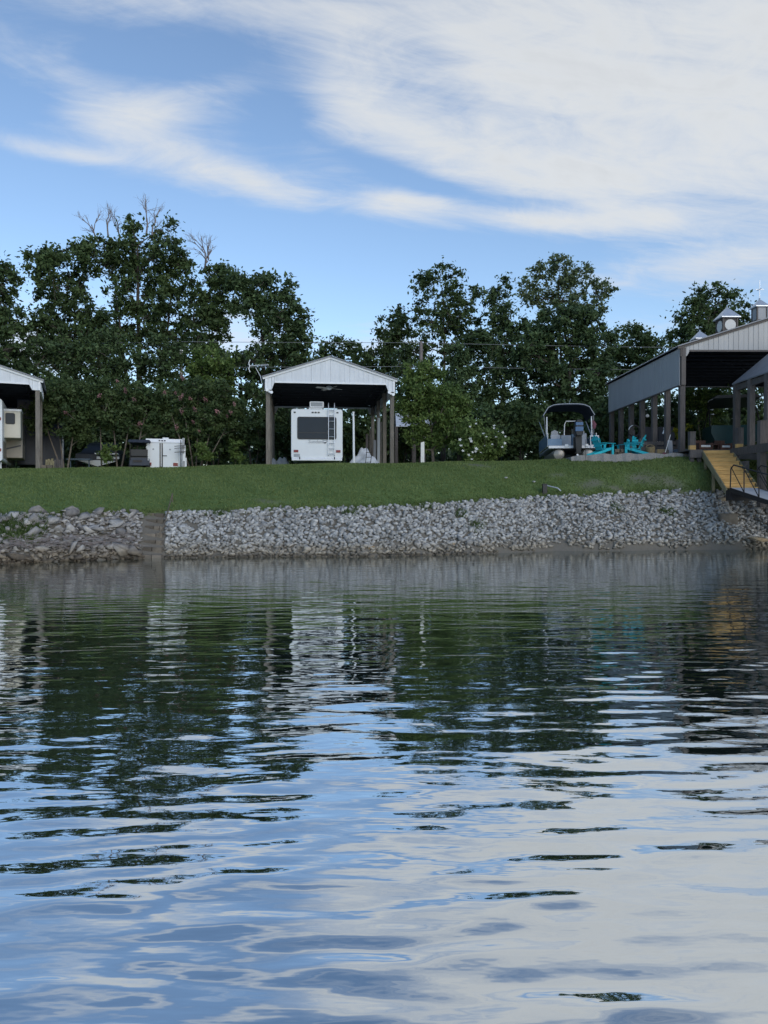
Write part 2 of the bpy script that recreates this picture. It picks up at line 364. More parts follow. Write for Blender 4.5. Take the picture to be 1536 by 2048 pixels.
ground = link('ground', npmesh('ground', np.stack([GX, GY, GZ], -1).reshape(-1, 3), gf, gm, gtone, True)); tag(ground, kind='structure', label='mown green lawn sloping down to the rocky bank')

# the lake: real waves near the eye, flat further off
wx = np.arange(-20, 20.01, .10); wy = np.concatenate([np.arange(.4, 9, .023), np.arange(9, 30.51, .048)])
WX, WY = np.meshgrid(wx, wy); WZ = np.zeros_like(WX)
wr_ = np.random.default_rng(21)
def waves(n, l0, l1, slope, spread, decay):
    z = np.zeros_like(WX)
    for i in range(n):
        lam = math.exp(wr_.uniform(math.log(l0), math.log(l1))); th = wr_.normal(0, spread) + math.pi / 2 + .10
        kx, ky = math.cos(th) * 2 * math.pi / lam, math.sin(th) * 2 * math.pi / lam; ph = wr_.uniform(0, 2 * math.pi)
        a = slope * math.sqrt(2 / n) * lam / (2 * math.pi)
        z += a * np.sin(kx * WX + ky * WY + ph)
    return z * decay
far = np.clip(1.12 - WY / 22, .20, 1)
patch = .75 + .35 * np.sin(WX * .55 + WY * .35) * np.sin(WY * .6 - WX * .2 + 1)
WZ = waves(24, .9, 2.6, .008, .45, far) + waves(40, .36, .9, .020, .32, far) + waves(80, .13, .34, .046, .27, far * patch) 
edge = np.clip(np.minimum.reduce([(WX + 20) / 2, (20 - WX) / 2, (WY - .4) / .6, (30.5 - WY) / 1.5]), 0, 1)
WZ *= edge
ny, nx = WX.shape; ii = np.arange(nx * ny).reshape(ny, nx)
wf = np.stack([ii[:-1, :-1], ii[:-1, 1:], ii[1:, 1:], ii[1:, :-1]], -1).reshape(-1, 4)
wv = np.stack([WX, WY, WZ], -1).reshape(-1, 3); nb = len(wv)
x0, x1, y0, y1 = wx[0], wx[-1], wy[0], wy[-1]
outer = np.array([[-1500, -1500, 0], [1500, -1500, 0], [1500, y0, 0], [-1500, y0, 0], [-1500, y0, 0], [x0, y0, 0], [x0, y1, 0], [-1500, y1, 0], [x1, y0, 0], [1500, y0, 0], [1500, y1, 0], [x1, y1, 0]])
wv = np.vstack([wv, outer]); wf = np.vstack([wf, np.arange(12).reshape(3, 4) + nb])
wmat = bpy.data.materials.new('lake_water'); wmat.use_nodes = True; t = wmat.node_tree; t.nodes.clear()
o_ = t.nodes.new('ShaderNodeOutputMaterial'); gl = t.nodes.new('ShaderNodeBsdfGlossy'); gl.inputs['Roughness'].default_value = .015; gl.inputs['Color'].default_value = (.93, .96, .97, 1)
df = t.nodes.new('ShaderNodeBsdfDiffuse'); df.inputs['Color'].default_value = (.030, .045, .030, 1)
fr = t.nodes.new('ShaderNodeFresnel'); fr.inputs['IOR'].default_value = 1.33
mr_ = t.nodes.new('ShaderNodeMapRange'); mr_.inputs['From Min'].default_value = .02; mr_.inputs['From Max'].default_value = .45; mr_.inputs['To Min'].default_value = .68; mr_.inputs['To Max'].default_value = .86
t.links.new(fr.outputs[0], mr_.inputs['Value'])
mxw = t.nodes.new('ShaderNodeMixShader'); t.links.new(mr_.outputs[0], mxw.inputs[0]); t.links.new(df.outputs[0], mxw.inputs[1]); t.links.new(gl.outputs[0], mxw.inputs[2]); t.links.new(mxw.outputs[0], o_.inputs[0])
geo = t.nodes.new('ShaderNodeNewGeometry')
def wbump(scale, st, dist, prev=None):
    mp = t.nodes.new('ShaderNodeMapping'); mp.inputs['Scale'].default_value = st; t.links.new(geo.outputs['Position'], mp.inputs[0])
    n = t.nodes.new('ShaderNodeTexNoise'); n.inputs['Scale'].default_value = scale; n.inputs['Detail'].default_value = 2; n.inputs['Roughness'].default_value = .5
    t.links.new(mp.outputs[0], n.inputs['Vector'])
    bp = t.nodes.new('ShaderNodeBump'); bp.inputs['Strength'].default_value = 1; bp.inputs['Distance'].default_value = dist; t.links.new(n.outputs[0], bp.inputs['Height'])
    if prev: t.links.new(prev, bp.inputs['Normal'])
    return bp.outputs[0]
nb_ = wbump(1.0, (1.6, 4.5, 1), .006); nb_ = wbump(1.0, (5, 14, 1), .0009, nb_)
t.links.new(nb_, gl.inputs['Normal']); t.links.new(nb_, fr.inputs['Normal'])
lake = link('lake', npmesh('lake', wv, wf, wmat, None, True)); tag(lake, kind='structure', label='rippled lake water reflecting sky and trees')

# ------------------------------------------------------------------ stones of the bank
def stonemat(name, a, b_, stain):
    m = bpy.data.materials.new(name); m.use_nodes = True; t = m.node_tree; b = t.nodes['Principled BSDF']; b.inputs['Roughness'].default_value = .9; b.inputs['Specular IOR Level'].default_value = .2
    at = t.nodes.new('ShaderNodeAttribute'); at.attribute_name = 'tone'; oi = t.nodes.new('ShaderNodeObjectInfo')
    ad = t.nodes.new('ShaderNodeMath'); ad.operation = 'ADD'; t.links.new(at.outputs['Fac'], ad.inputs[0]); t.links.new(oi.outputs['Random'], ad.inputs[1])
    fr = t.nodes.new('ShaderNodeMath'); fr.operation = 'FRACT'; t.links.new(ad.outputs[0], fr.inputs[0])
    r = t.nodes.new('ShaderNodeValToRGB'); els = r.color_ramp.elements; els[0].color = (*a, 1); els[1].color = (*b_, 1)
    e = els.new(.5); e.color = (*[(p + q) / 2 * .95 for p, q in zip(a, b_)], 1)
    t.links.new(fr.outputs[0], r.inputs[0])
    ge = t.nodes.new('ShaderNodeNewGeometry'); n = t.nodes.new('ShaderNodeTexNoise'); n.inputs['Scale'].default_value = 9; n.inputs['Detail'].default_value = 6; t.links.new(ge.outputs['Position'], n.inputs['Vector'])
    mr = t.nodes.new('ShaderNodeMapRange'); mr.inputs['From Min'].default_value = .3; mr.inputs['From Max'].default_value = .7; mr.inputs['To Min'].default_value = .72; mr.inputs['To Max'].default_value = 1.12; t.links.new(n.outputs[0], mr.inputs['Value'])
    vm = t.nodes.new('ShaderNodeVectorMath'); vm.operation = 'SCALE'; t.links.new(r.outputs[0], vm.inputs[0]); t.links.new(mr.outputs[0], vm.inputs['Scale'])
    # tan silt stain left by high water, with a ragged upper edge
    s = t.nodes.new('ShaderNodeSeparateXYZ'); t.links.new(ge.outputs['Position'], s.inputs[0])
    n2 = t.nodes.new('ShaderNodeTexNoise'); n2.inputs['Scale'].default_value = 1.3; t.links.new(ge.outputs['Position'], n2.inputs['Vector'])
    zz = t.nodes.new('ShaderNodeMath'); zz.operation = 'MULTIPLY_ADD'; t.links.new(n2.outputs[0], zz.inputs[0]); zz.inputs[1].default_value = -.5; t.links.new(s.outputs[2], zz.inputs[2])
    m3 = t.nodes.new('ShaderNodeMapRange'); m3.inputs['From Min'].default_value = -.05; m3.inputs['From Max'].default_value = .32; m3.inputs['To Min'].default_value = .85; m3.inputs['To Max'].default_value = 0; t.links.new(zz.outputs[0], m3.inputs['Value'])
    mx = t.nodes.new('ShaderNodeMix'); mx.data_type = 'RGBA'; mx.blend_type = 'MULTIPLY'; t.links.new(m3.outputs[0], mx.inputs['Factor']); t.links.new(vm.outputs[0], mx.inputs[6]); mx.inputs[7].default_value = (*stain, 1)
    # stones stay wet and dark just above the water
    m4 = t.nodes.new('ShaderNodeMapRange'); m4.inputs['From Min'].default_value = .06; m4.inputs['From Max'].default_value = .13; m4.inputs['To Min'].default_value = .9; m4.inputs['To Max'].default_value = 0; t.links.new(s.outputs[2], m4.inputs['Value'])
    mw = t.nodes.new('ShaderNodeMix'); mw.data_type = 'RGBA'; mw.blend_type = 'MULTIPLY'; t.links.new(m4.outputs[0], mw.inputs['Factor']); t.links.new(mx.outputs[2], mw.inputs[6]); mw.inputs[7].default_value = (.38, .36, .33, 1)
    t.links.new(mw.outputs[2], b.inputs['Base Color'])
    bp = t.nodes.new('ShaderNodeBump'); bp.inputs['Strength'].default_value = .5; bp.inputs['Distance'].default_value = .03; t.links.new(n.outputs[0], bp.inputs['Height']); t.links.new(bp.outputs[0], b.inputs['Normal'])
    return m
lime = stonemat('limestone', (.23, .226, .215), (.54, .528, .50), (.74, .65, .52))
field = stonemat('fieldstone', (.20, .185, .175), (.47, .445, .41), (.62, .53, .40))
sandstone = stonemat('sandstone', (.36, .27, .17), (.46, .36, .24), (.7, .62, .5))
def rock_proto(seed, flat, n=13):
    r = np.random.default_rng(seed); p = r.normal(size=(n, 3)); p /= np.linalg.norm(p, axis=1)[:, None]; p *= r.uniform(.75, 1.05, (n, 1)); p *= np.array([1, r.uniform(.65, .9), flat])
    bm = bmesh.new(); [bm.verts.new(q) for q in p]
    h = bmesh.ops.convex_hull(bm, input=bm.verts)
    bmesh.ops.delete(bm, geom=[v for v in bm.verts if not v.link_faces], context='VERTS')
    bmesh.ops.triangulate(bm, faces=bm.faces); bm.verts.index_update()
    v = np.array([q.co[:] for q in bm.verts]); f = np.array([[q.index for q in fa.verts] for fa in bm.faces]); bm.free()
    return v, f
PROTO = [rock_proto(i, fl) for i, fl in enumerate([.55, .6, .7, .5, .65, .75, .6, .55, .8, .7])]
SLAB = [rock_proto(50 + i, fl, 11) for i, fl in enumerate([.38, .42, .5, .45, .55, .4])]
def rotm(r):
    a = Euler((r.normal(0, .45), r.normal(0, .45), r.uniform(0, 6.28))).to_matrix(); return np.array(a)
def bank(name, label, x0, x1, n_big, size_big, n_small, size_small, protos, m, lay, seed, part):
    r = np.random.default_rng(seed)
    root = thing(name, label, None); tag(root, kind='structure')
    meshes = [npmesh(part, v, f, m, np.full(len(v), i * .1)) for i, (v, f) in enumerate(protos)]
    vs, fs, ts, base = [], [], [], 0
    def spot(sz):
        while True:
            x = r.uniform(x0, x1); k = r.uniform(-.06, 1.02); y = shore(x) + k * bankw(x); z = gz(x, y); pxl = CX + F * x / float(y)
            if (pxl > 332 and (k > .045 + .03 * math.sin(x * 2.1) or not 4 < x < 14) if part == 'stone' else pxl < 284): break
        # tops sit proud of the bank, laid along its slope
        return x, float(y) - sz * .2, z + sz * lay
    for i in range(n_big):
        sz = size_big[0] + (size_big[1] - size_big[0]) * r.uniform() ** 2.2; x, y, z = spot(sz)
        o = link(part, meshes[i % len(meshes)], root, (x, y, z)); o.rotation_euler = Euler((r.normal(.25, .35), r.normal(0, .3), r.uniform(0, 6.28))); s = sz; o.scale = (s * r.uniform(.9, 1.3), s * r.uniform(.8, 1.1), s * r.uniform(.85, 1.15))
    for i in range(n_small):
        sz = r.uniform(*size_small); x, y, z = spot(sz); v, f = protos[r.integers(len(protos))]
        q = (v * sz * r.uniform(.8, 1.25, 3)) @ rotm(r).T + np.array([x, y, z]); vs.append(q); fs.append(f + base); ts.append(np.full(len(v), r.uniform())); base += len(v)
    o = link('loose_stones', npmesh('loose_stones', np.vstack(vs), np.vstack(fs), m, np.concatenate(ts)), root); tag(o, kind='stuff')
    return root
STEP_X0, STEP_X1 = px(286, 24.5), px(330, 24.5)
rb = bank('riprap_bank', 'slope of pale crushed limestone riprap below the lawn', -8.2, 22, 300, (.12, .20), 9000, (.065, .132), PROTO, lime, .30, 3, 'stone')
lb = bank('boulder_bank', 'slope of larger weathered grey and tan boulders beside the block steps', -19, -6.4, 260, (.14, .42), 3200, (.06, .15), SLAB, field, .30, 4, 'boulder')
r = np.random.default_rng(5)
for (x, y, sx_, sz_) in [(645, 1100, .30, .12), (742, 1096, .24, .16), (905, 1088, .15, .12), (1155, 1090, .26, .22), (1120, 1095, .22, .15), (1445, 1000, .24, .18), (985, 1085, .1, .08), (1515, 1080, .5, .3), (960, 1093, .16, .1)]:
    X = px(x, 26); Yq = float(shore(X)) + .35; X = px(x, Yq); z = pz(y, Yq)
    if y < 1050: Yq = 30.6; X = px(x, Yq); z = gz(X, Yq) + .1
    o = link('stone', npmesh('sandstone_block', *SLAB[r.integers(6)], sandstone, None), rb, (X, Yq, z)); o.scale = (sx_, sx_ * .8, sz_ * 1.5); o.rotation_euler = (.1, .1, r.uniform(-.4, .4)); o['label'] = 'larger tan sandstone block at the water edge'

# ------------------------------------------------------------------ grass: short blades over the visible slope
def blades(n, xr, yf, h, w, m, name, label, seed, lean=.5):
    r = np.random.default_rng(seed); x = r.uniform(*xr, n); y = yf(x, r); ok = r.uniform(0, 1, n) > bare(x, y) * .85; x, y = x[ok], y[ok]; n = len(x); z = terrain(x, y) - .01
    a = r.uniform(0, 6.28, n); hh = h * r.uniform(.5, 1.4, n); d = np.stack([np.cos(a), np.sin(a), np.zeros(n)], -1) * (w * r.uniform(.6, 1.4, n))[:, None]
    b0 = np.stack([x, y, z], -1); tip = b0 + np.stack([r.normal(0, lean, n) * hh, r.normal(0, lean, n) * hh, hh], -1)
    v = np.stack([b0 - d, b0 + d, tip], 1).reshape(-1, 3); f = np.arange(3 * n).reshape(-1, 3)
    tone = np.clip(.5 + .22 * np.sin(x * .8 + 1) * np.sin(y * 1.1) + .18 * np.sin(x * 2.3 + y * 1.7) + r.normal(0, .22, n), 0, 1)
    o = link(name, npmesh(name, v, f, m, np.repeat(tone, 3))); tag(o, label, 'grass', kind='stuff'); return o
blades(130000, (-21, 19), lambda x, r: shore(x) + bankw(x) + .05 + (cresty(x) + .4 - shore(x) - bankw(x)) * r.uniform(0, 1, len(x)), .06, .022, L_grass, 'lawn_grass', 'short mown grass covering the slope', 11)
blades(9000, (-21, 15), lambda x, r: shore(x) + bankw(x) + r.normal(.1, .12, len(x)), .10, .02, L_grass, 'edge_grass', 'longer grass fringe along the top of the rocks', 12)
blades(4200, (-14.5, -10.5), lambda x, r: shore(x) + bankw(x) * np.clip(r.normal(.62, .16, len(x)), .3, 1), .24, .03, L_weed, 'bank_weeds', 'yellow green weeds growing over the boulders', 13, .6)
def patch_weeds(n, spots, seed):
    r = np.random.default_rng(seed); xs = np.array([q[0] for q in spots]); ks = np.array([q[1] for q in spots])
    i = r.integers(len(spots), size=n); jit = r.normal(0, .16, n)
    return xs[i] + jit, ks[i] + r.normal(0, .05, n)
wxs, wks = patch_weeds(900, [(px(930, 26), .75), (px(1230, 29.5), .72), (px(960, 26.2), .45), (px(1330, 30), .6), (px(700, 25.5), .9), (px(430, 25), .95), (px(860, 26), .97)], 8)
r_ = np.random.default_rng(14); hh = .13 * r_.uniform(.5, 1.4, len(wxs)); yy = shore(wxs) + bankw(wxs) * wks - .05; zz = terrain(wxs, yy) + .05
aa = r_.uniform(0, 6.28, len(wxs)); dd = np.stack([np.cos(aa), np.sin(aa), 0 * aa], -1) * .022; b0 = np.stack([wxs, yy, zz], -1); tp = b0 + np.stack([r_.normal(0, .6, len(wxs)) * hh, r_.normal(-.2, .5, len(wxs)) * hh, hh], -1)
o = link('riprap_weeds', npmesh('riprap_weeds', np.stack([b0 - dd, b0 + dd, tp], 1).reshape(-1, 3), np.arange(3 * len(wxs)).reshape(-1, 3), L_weed, np.repeat(r_.uniform(0, 1, len(wxs)), 3))); tag(o, 'small tufts of weeds sprouting between the riprap stones', 'weeds', kind='stuff')
def brush(seed):
    r = np.random.default_rng(seed); m = MB()
    for i in range(150):
        x = r.uniform(-13, -8.2); y = float(shore(x)) + r.uniform(.35, .75); z = gz(x, y) + r.uniform(.02, .2); L = r.uniform(.3, .9)
        m.tube([(x, y, z), (x + L * .5, y + r.normal(0, .08), z + r.uniform(0, .12)), (x + L, y + r.normal(0, .12), z + r.normal(0, .06))], [.012, .009, .004], 3)
    o = m.build('driftwood_brush', twig_grey); tag(o, 'tangle of grey driftwood twigs lying along the boulders', 'driftwood', kind='stuff')
brush(3)

# ------------------------------------------------------------------ carports
def gable_front(parent, hw, zs, zo, ze, zr, leg, y, m_panel, m_trim, flip=False, sheet=.92, ribp=.23, cham=.14):
    """ribbed sheets of a gable end; zs skirt bottom, zo opening top, ze eave, zr ridge"""
    def top(x): return ze + (zr - ze) * (1 - abs(x) / hw)
    def bot(x):
        d = hw - abs(x)
        if d <= leg: return zs
        if d <= leg + cham: return zs + (zo - zs) * (d - leg) / cham
        return zo
    cuts = sorted(set([-hw, hw, 0, -(hw - leg), hw - leg, -(hw - leg - cham), hw - leg - cham] + [round(i * sheet, 3) for i in range(-int(hw / sheet), int(hw / sheet) + 1) if abs(i * sheet) < hw - leg - cham - .1]))
    s = -1 if not flip else 1
    for a, b in zip(cuts[:-1], cuts[1:]):
        e = .004; m = MB(); la, lb = bot(a + 1e-4), bot(b - 1e-4)
        m.prism([(a + e, la), (b - e, lb), (b - e, top(b - e)), (a + e, top(a + e))], y - .012, y + .012)
        k = math.ceil(a / ribp) * ribp
        while k < b - .03:
            if k > a + .03:
                zb = max(bot(k - .02), bot(k + .02)) + .01; zt = min(top(k - .02), top(k + .02)) - .03
                m.b6(k - .018, k + .018, y + s * .012, y + s * .03, zb, zt) if s > 0 else m.b6(k - .018, k + .018, y - .03, y - .012, zb, zt)
            k += ribp
        m.build('gable_panel', m_panel, parent)
    t = MB(); yf = y + s * .03
    for sg in (-1, 1):
        t2 = MB(); t2.beam((0, yf, zr + .03), (sg * (hw + .12), yf, ze + .03 - (zr - ze) / hw * .12), .10, .13); t2.build('rake_trim', m_trim, parent)
        t3 = MB(); t3.b6(min(sg * hw, sg * (hw - .09)), max(sg * hw, sg * (hw - .09)), yf - .03, yf + .03, zs, ze - .03); t3.build('corner_trim', m_trim, parent)
    t.b6(-(hw - leg - cham), hw - leg - cham, yf - .025, yf + .025, zo - .02, zo + .06); t.build('header_trim', m_trim, parent)

def pole_building(name, label, cat, loc, rz, hw, L, zs, zo, ze, zr, leg, npost, pw, m_panel, m_side, m_trim, m_post, m_roof, zside=None, group=None, post_fn=None):
    root = thing(name, label, cat, loc, rz, group)
    zside = zside if zside is not None else zs
    gable_front(root, hw, zs, zo, ze, zr, leg, 0, m_panel, m_trim)
    gable_front(root, hw, zs, zo, ze, zr, leg, L, m_panel, m_trim, True)
    sl = (zr - ze) / hw
    q = MB(); q.prism([(-hw + .05, zo + .07), (hw - .05, zo + .07), (hw - .05, ze - .12), (0, zr - .12), (-hw + .05, ze - .12)], L - .06, L - .03); q.build('gable_lining', roof_shade_dark, root)  # dark sheet added inside the rear gable, standing for interior shade
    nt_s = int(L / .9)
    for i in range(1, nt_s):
        q = MB(); y = L * i / nt_s; q.b6(-hw + .06, hw - .06, y - .025, y + .025, zo + .10, zo + .22); q.build('truss_chord', roof_shade_dark, root)
    for sg in (-1, 1):
        m = MB(); n = 12
        for i in range(n):                                    # roof sheets one beside the other
            q = MB(); ya, yb = -.18 + (L + .36) * i / n, -.18 + (L + .36) * (i + 1) / n
            zt = .10; x1 = sg * (hw + .15); z1 = ze - sl * .15
            vs = [(0, ya + .004, zr + zt), (x1, ya + .004, z1 + zt), (x1, yb - .004, z1 + zt), (0, yb - .004, zr + zt), (0, ya + .004, zr + zt - .03), (x1, ya + .004, z1 + zt - .03), (x1, yb - .004, z1 + zt - .03), (0, yb - .004, zr + zt - .03)]
            q.add(vs, [(0, 1, 2, 3), (7, 6, 5, 4), (0, 4, 5, 1), (1, 5, 6, 2), (2, 6, 7, 3), (3, 7, 4, 0)])
            for k in range(4):
                y = ya + (yb - ya) * (k + .5) / 4; q.beam((0, y, zr + zt + .012), (x1, y, z1 + zt + .012), .04, .03)
            q.build('roof_sheet', m_roof, root)
        c = MB(); x1 = sg * (hw - .03)                           # ceiling sheet coloured near-black for the shade under the roof
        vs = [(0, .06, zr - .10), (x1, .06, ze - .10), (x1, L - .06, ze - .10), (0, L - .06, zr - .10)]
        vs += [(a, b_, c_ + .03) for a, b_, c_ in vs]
        c.add(vs, [(0, 1, 2, 3), (7, 6, 5, 4), (0, 4, 5, 1), (1, 5, 6, 2), (2, 6, 7, 3), (3, 7, 4, 0)]); c.build('ceiling', roof_shade_dark, root)
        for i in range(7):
            f = (i + .5) / 7; q = MB(); q.b6(sg * hw * f - .04, sg * hw * f + .04, .08, L - .08, zr - (zr - ze) * f - .24, zr - (zr - ze) * f - .11); q.build('purlin', roof_shade_dark, root)
        for i in range(6):                                    # side skirt sheets
            q = MB(); ya, yb = .03 + (L - .06) * i / 6, .03 + (L - .06) * (i + 1) / 6
            xa, xb = sg * hw - .012, sg * hw + .012; q.b6(xa, xb, ya + .003, yb - .003, zside, ze - .03)
            k = ya + .15
            while k < yb - .05:
                q.b6(min(sg * (hw + .012), sg * (hw + .028)), max(sg * (hw + .012), sg * (hw + .028)), k - .018, k + .018, zside + .02, ze - .05); k += .23
            q.build('side_panel', m_side, root)
        q = MB(); q.b6(sg * hw - .035, sg * hw + .035, 0, L, zside - .05, zside); q.build('skirt_trim', m_trim, root)
        for i in range(npost):
            q = MB(); y = pw * .6 + (L - pw * 1.2) * i / (npost - 1); x = sg * (hw - pw * .5 - .03)
            q.b6(x - pw / 2, x + pw / 2, y - pw / 2, y + pw / 2, -.8, ze - .12); q.build('post', m_post, root, bevel=.012, seg=1)
    return root

CY = 35.5; cxm = px(661.5, CY); cg = 3.55
cp = pole_building('carport', 'open white metal carport with gable roof sheltering the white camper', 'carport', (cxm, CY, cg), R(7), 3.1, 9.0, 7.17 - cg, 7.52 - cg, 7.72 - cg, 8.72 - cg, .30, 4, .19, white_metal, white_metal, trim_white, post_wood, roof_metal)
LY = 34.4; lg = 3.32
lcp = pole_building('carport', 'white metal carport beside the crape myrtle with cream camper underneath', 'carport', (px(84, LY) - 3.1 * math.cos(R(23)), LY - 3.1 * math.sin(R(23)) - .1, lg), R(23), 3.1, 10, pz(782, LY) - lg, pz(771, LY) - lg, pz(764, LY) - lg, pz(764, LY) - lg + .95, .34, 4, .19, white_metal, white_metal, trim_white, post_wood, roof_metal)

def wheel(m_parent, x, y, z, r=.35, w=.24, axis='x'):
    t = MB(); t.lathe([(r * .62, -w / 2), (r * .95, -w / 2), (r, -w * .3), (r, w * .3), (r * .95, w / 2), (r * .62, w / 2)], (x, y, z), 20, axis); o = t.build('wheel', rubber, m_parent, True)
    h = MB(); h.lathe([(r * .2, -w * .55), (r * .6, -w * .42), (r * .6, w * .42), (r * .2, w * .55)], (x, y, z), 14, axis); h.build('rim', aluminium, o, True)
    return o
def rounded_rect(x0, x1, z0, z1, r, n=4):
    pts = []
    for cx_, cz_, a0 in ((x1 - r, z1 - r, 0), (x0 + r, z1 - r, 90), (x0 + r, z0 + r, 180), (x1 - r, z0 + r, 270)):
        for i in range(n + 1): a = R(a0 + 90 * i / n); pts.append((cx_ + r * math.cos(a), cz_ + r * math.sin(a)))
    return pts
def text_mesh(s, size, m, parent, loc, rot, name='lettering', shear=0):
    c = bpy.data.curves.new('t', 'FONT'); c.body = s; c.size = size; c.extrude = .004; c.shear = shear; c.align_x = 'LEFT'
    o = bpy.data.objects.new('t', c); COL.objects.link(o); dg = bpy.context.evaluated_depsgraph_get()
    me = bpy.data.meshes.new_from_object(o.evaluated_get(dg)); bpy.data.objects.remove(o); me.materials.clear(); me.materials.append(m)
    return link(name, me, parent, loc, rot)

# camper under the middle carport: rear wall faces the lake
RVY = 36.1; s_ = RVY / F
rv = thing('camper_trailer', 'white fifth wheel camper with dark rear window and ladder under the carport', 'camper', (px(634, RVY), RVY, cg), R(5))
rx = lambda x: (x - 634) * s_
rzz = lambda y: pz(y, RVY) - cg
hwv = 51.5 * s_; zb, zt = rzz(919), rzz(818)
m = MB(); m.loft([[(x * k, y, z) for x, z in rounded_rect(-hwv, hwv, zb + dz, zt - dz, .12)] for y, k, dz in ((0, .985, .03), (.05, 1, 0), (8.4, 1, 0), (8.8, .97, .05))]); body = m.build('body', rv_white, rv, True)
m = MB(); m.prism(rounded_rect(rx(595), rx(673), rzz(879), rzz(834), .1), -.03, .02); wf_ = m.build('window', black_plastic, rv, bevel=0)
m = MB(); m.prism(rounded_rect(rx(597), rx(671), rzz(877), rzz(836), .09), -.036, -.031); m.build('pane', glass_dark, wf_)
m = MB(); m.b6(rx(597.5), rx(655), -.042, -.037, rzz(866.5), rzz(865)); m.b6(rx(655), rx(656), -.042, -.037, rzz(876), rzz(837)); m.build('sash_bar', black_plastic, wf_)
lad = MB()
for x in (657, 669): lad.tube([(rx(x), .25, rzz(818) + .04), (rx(x), .06, rzz(806)), (rx(x), -.02, rzz(806)), (rx(x), -.12, rzz(812)), (rx(x), -.12, rzz(910)), (rx(x), -.01, rzz(912))], .018, 6)
ldo = lad.build('ladder', aluminium, rv, True)
for i, y in enumerate((822, 832, 843, 858.5, 874, 887, 898, 908)):
    q = MB(); q.tube([(rx(657), -.12, rzz(y)), (rx(669), -.12, rzz(y))], .017, 6); q.build('rung', aluminium, ldo, True)
for x0, x1 in ((588, 597), (672, 681)):
    q = MB(); q.b6(rx(x0), rx(x1), -.04, .01, rzz(905), rzz(900)); q.build('tail_light', red_lens, rv, bevel=.01)
for x in (590, 625.5, 631.5, 637.5, 675):
    q = MB(); q.b6(rx(x - 2), rx(x + 2), -.03, .01, rzz(826.5), rzz(824)); q.build('marker_light', black_plastic, rv)
q = MB(); q.prismx([(-.14, zb + .02), (.1, zb + .10), (.1, zb - .06), (-.14, zb - .06)], -hwv * .97, hwv * .97); q.build('bumper', chrome_white, rv, bevel=.01)
for x in (600, 669): q = MB(); q.tube([(rx(x), -.16, zb + .0), (rx(x), -.16, zb + .12)], .025, 8); q.build('bumper_plug', black_plastic, rv)
q = MB(); q.b6(rx(588), rx(600), -.012, .008, rzz(914), rzz(908)); q.build('number_plate', letter_grey, rv)
q = MB(); q.b6(-.4, .26, .9, 1.7, zt - .02, zt + .20); q.loft([[(x, y, z) for x, z in rounded_rect(-.36, .34, zt + .18, zt + .47, .05)] for y in (.8, 1.8)]); ac = q.build('air_conditioner', chrome_white, rv)
q = MB(); q.b6(-.30, .28, .78, .81, zt + .23, zt + .42); q.build('grille', letter_grey, ac)
text_mesh('Sundance', .235, letter_grey, rv, (rx(616.5), -.012, rzz(886.5)), (R(90), 0, 0), shear=.15)
q = MB(); q.prism([(rx(645), rzz(880)), (rx(655), rzz(880)), (rx(654), rzz(884)), (rx(650), rzz(888)), (rx(646), rzz(884))], -.016, .006); lo = q.build('emblem', letter_grey, rv)
q = MB(); q.prism([(rx(646.2), rzz(881.6)), (rx(653.6), rzz(881.6)), (rx(652.6), rzz(884)), (rx(647.4), rzz(884))], -.02, -.014); q.build('emblem_band', rv_white, lo)
q = MB(); q.prism([(rx(648.5), rzz(885)), (rx(653), rzz(884.3)), (rx(650), rzz(887.4))], -.021, -.013); q.build('emblem_bird', logo_dark, lo)
for sg in (-1, 1):
    for y in (3.2, 4.2): wheel(rv, sg * (hwv - .15), y, .36, .36)
q = MB(); q.b6(-hwv * .9, hwv * .9, .3, 8.2, .45, zb + .05); q.build('chassis', steel_dark, rv)
for x in (-.8, .8): q = MB(); q.b6(x - .06, x + .06, 7.2, 7.35, -.05, .5); q.build('landing_leg', steel_dark, rv)

# camper under the left carport: only its lakeward corner and slide-outs show
LR = 34.7
lr = thing('camper_trailer', 'cream camper with slide-outs standing under the carport beside the crape myrtle', 'camper', (px(6, LR) - 1.25 * math.cos(R(23)), LR - 1.25 * math.sin(R(23)), lg), R(23))
lz = lambda y: pz(y, LR) - lg
m = MB(); m.loft([[(x * k, y, z) for x, z in rounded_rect(-1.25, 1.25, lz(922), lz(798), .12)] for y, k in ((0, .985), (.05, 1), (8.6, 1))]); m.build('body', rv_white, lr, True)
q = MB(); q.b6(1.20, 1.252, .3, 8.5, lz(915), lz(880)); q.build('lower_panel', rv_tan, lr)
q = MB(); q.b6(1.18, 1.96, .95, 2.2, lz(872), lz(817)); so = q.build('slide_out', rv_cream, lr, bevel=.03); so['label'] = 'cream raised slide-out with end window'
q = MB(); q.prism(rounded_rect(1.30, 1.72, lz(844), lz(821), .07), .925, .955); wo_ = q.build('window', black_plastic, so)
q = MB(); q.prism(rounded_rect(1.325, 1.695, lz(843), lz(822), .06), .917, .926); q.build('pane', glass_dark, wo_)
q = MB(); q.b6(1.16, 2.0, .92, 2.2, lz(817), lz(813)); q.build('slide_awning', chrome_white, so)
q = MB(); q.b6(1.18, 1.97, 2.22, 4.6, lz(910), lz(812)); so2 = q.build('slide_out', rv_tan, lr, bevel=.03); so2['label'] = 'full height tan slide-out'
q = MB(); q.prismx([(3.0 + (p - 0) , z) for p, z in rounded_rect(0, .55, lz(880), lz(832), .08)], 1.955, 1.985); q.build('window', glass_dark, so2)
q = MB(); q.prism([(1.22, lz(890)), (1.9, lz(882)), (1.9, lz(885)), (1.22, lz(893))], 2.19, 2.222); q.build('stripe', logo_dark, so2)
for x in (-.9, 1.05):
    for y in (3.4, 4.4): wheel(lr, x, y, .33, .35)
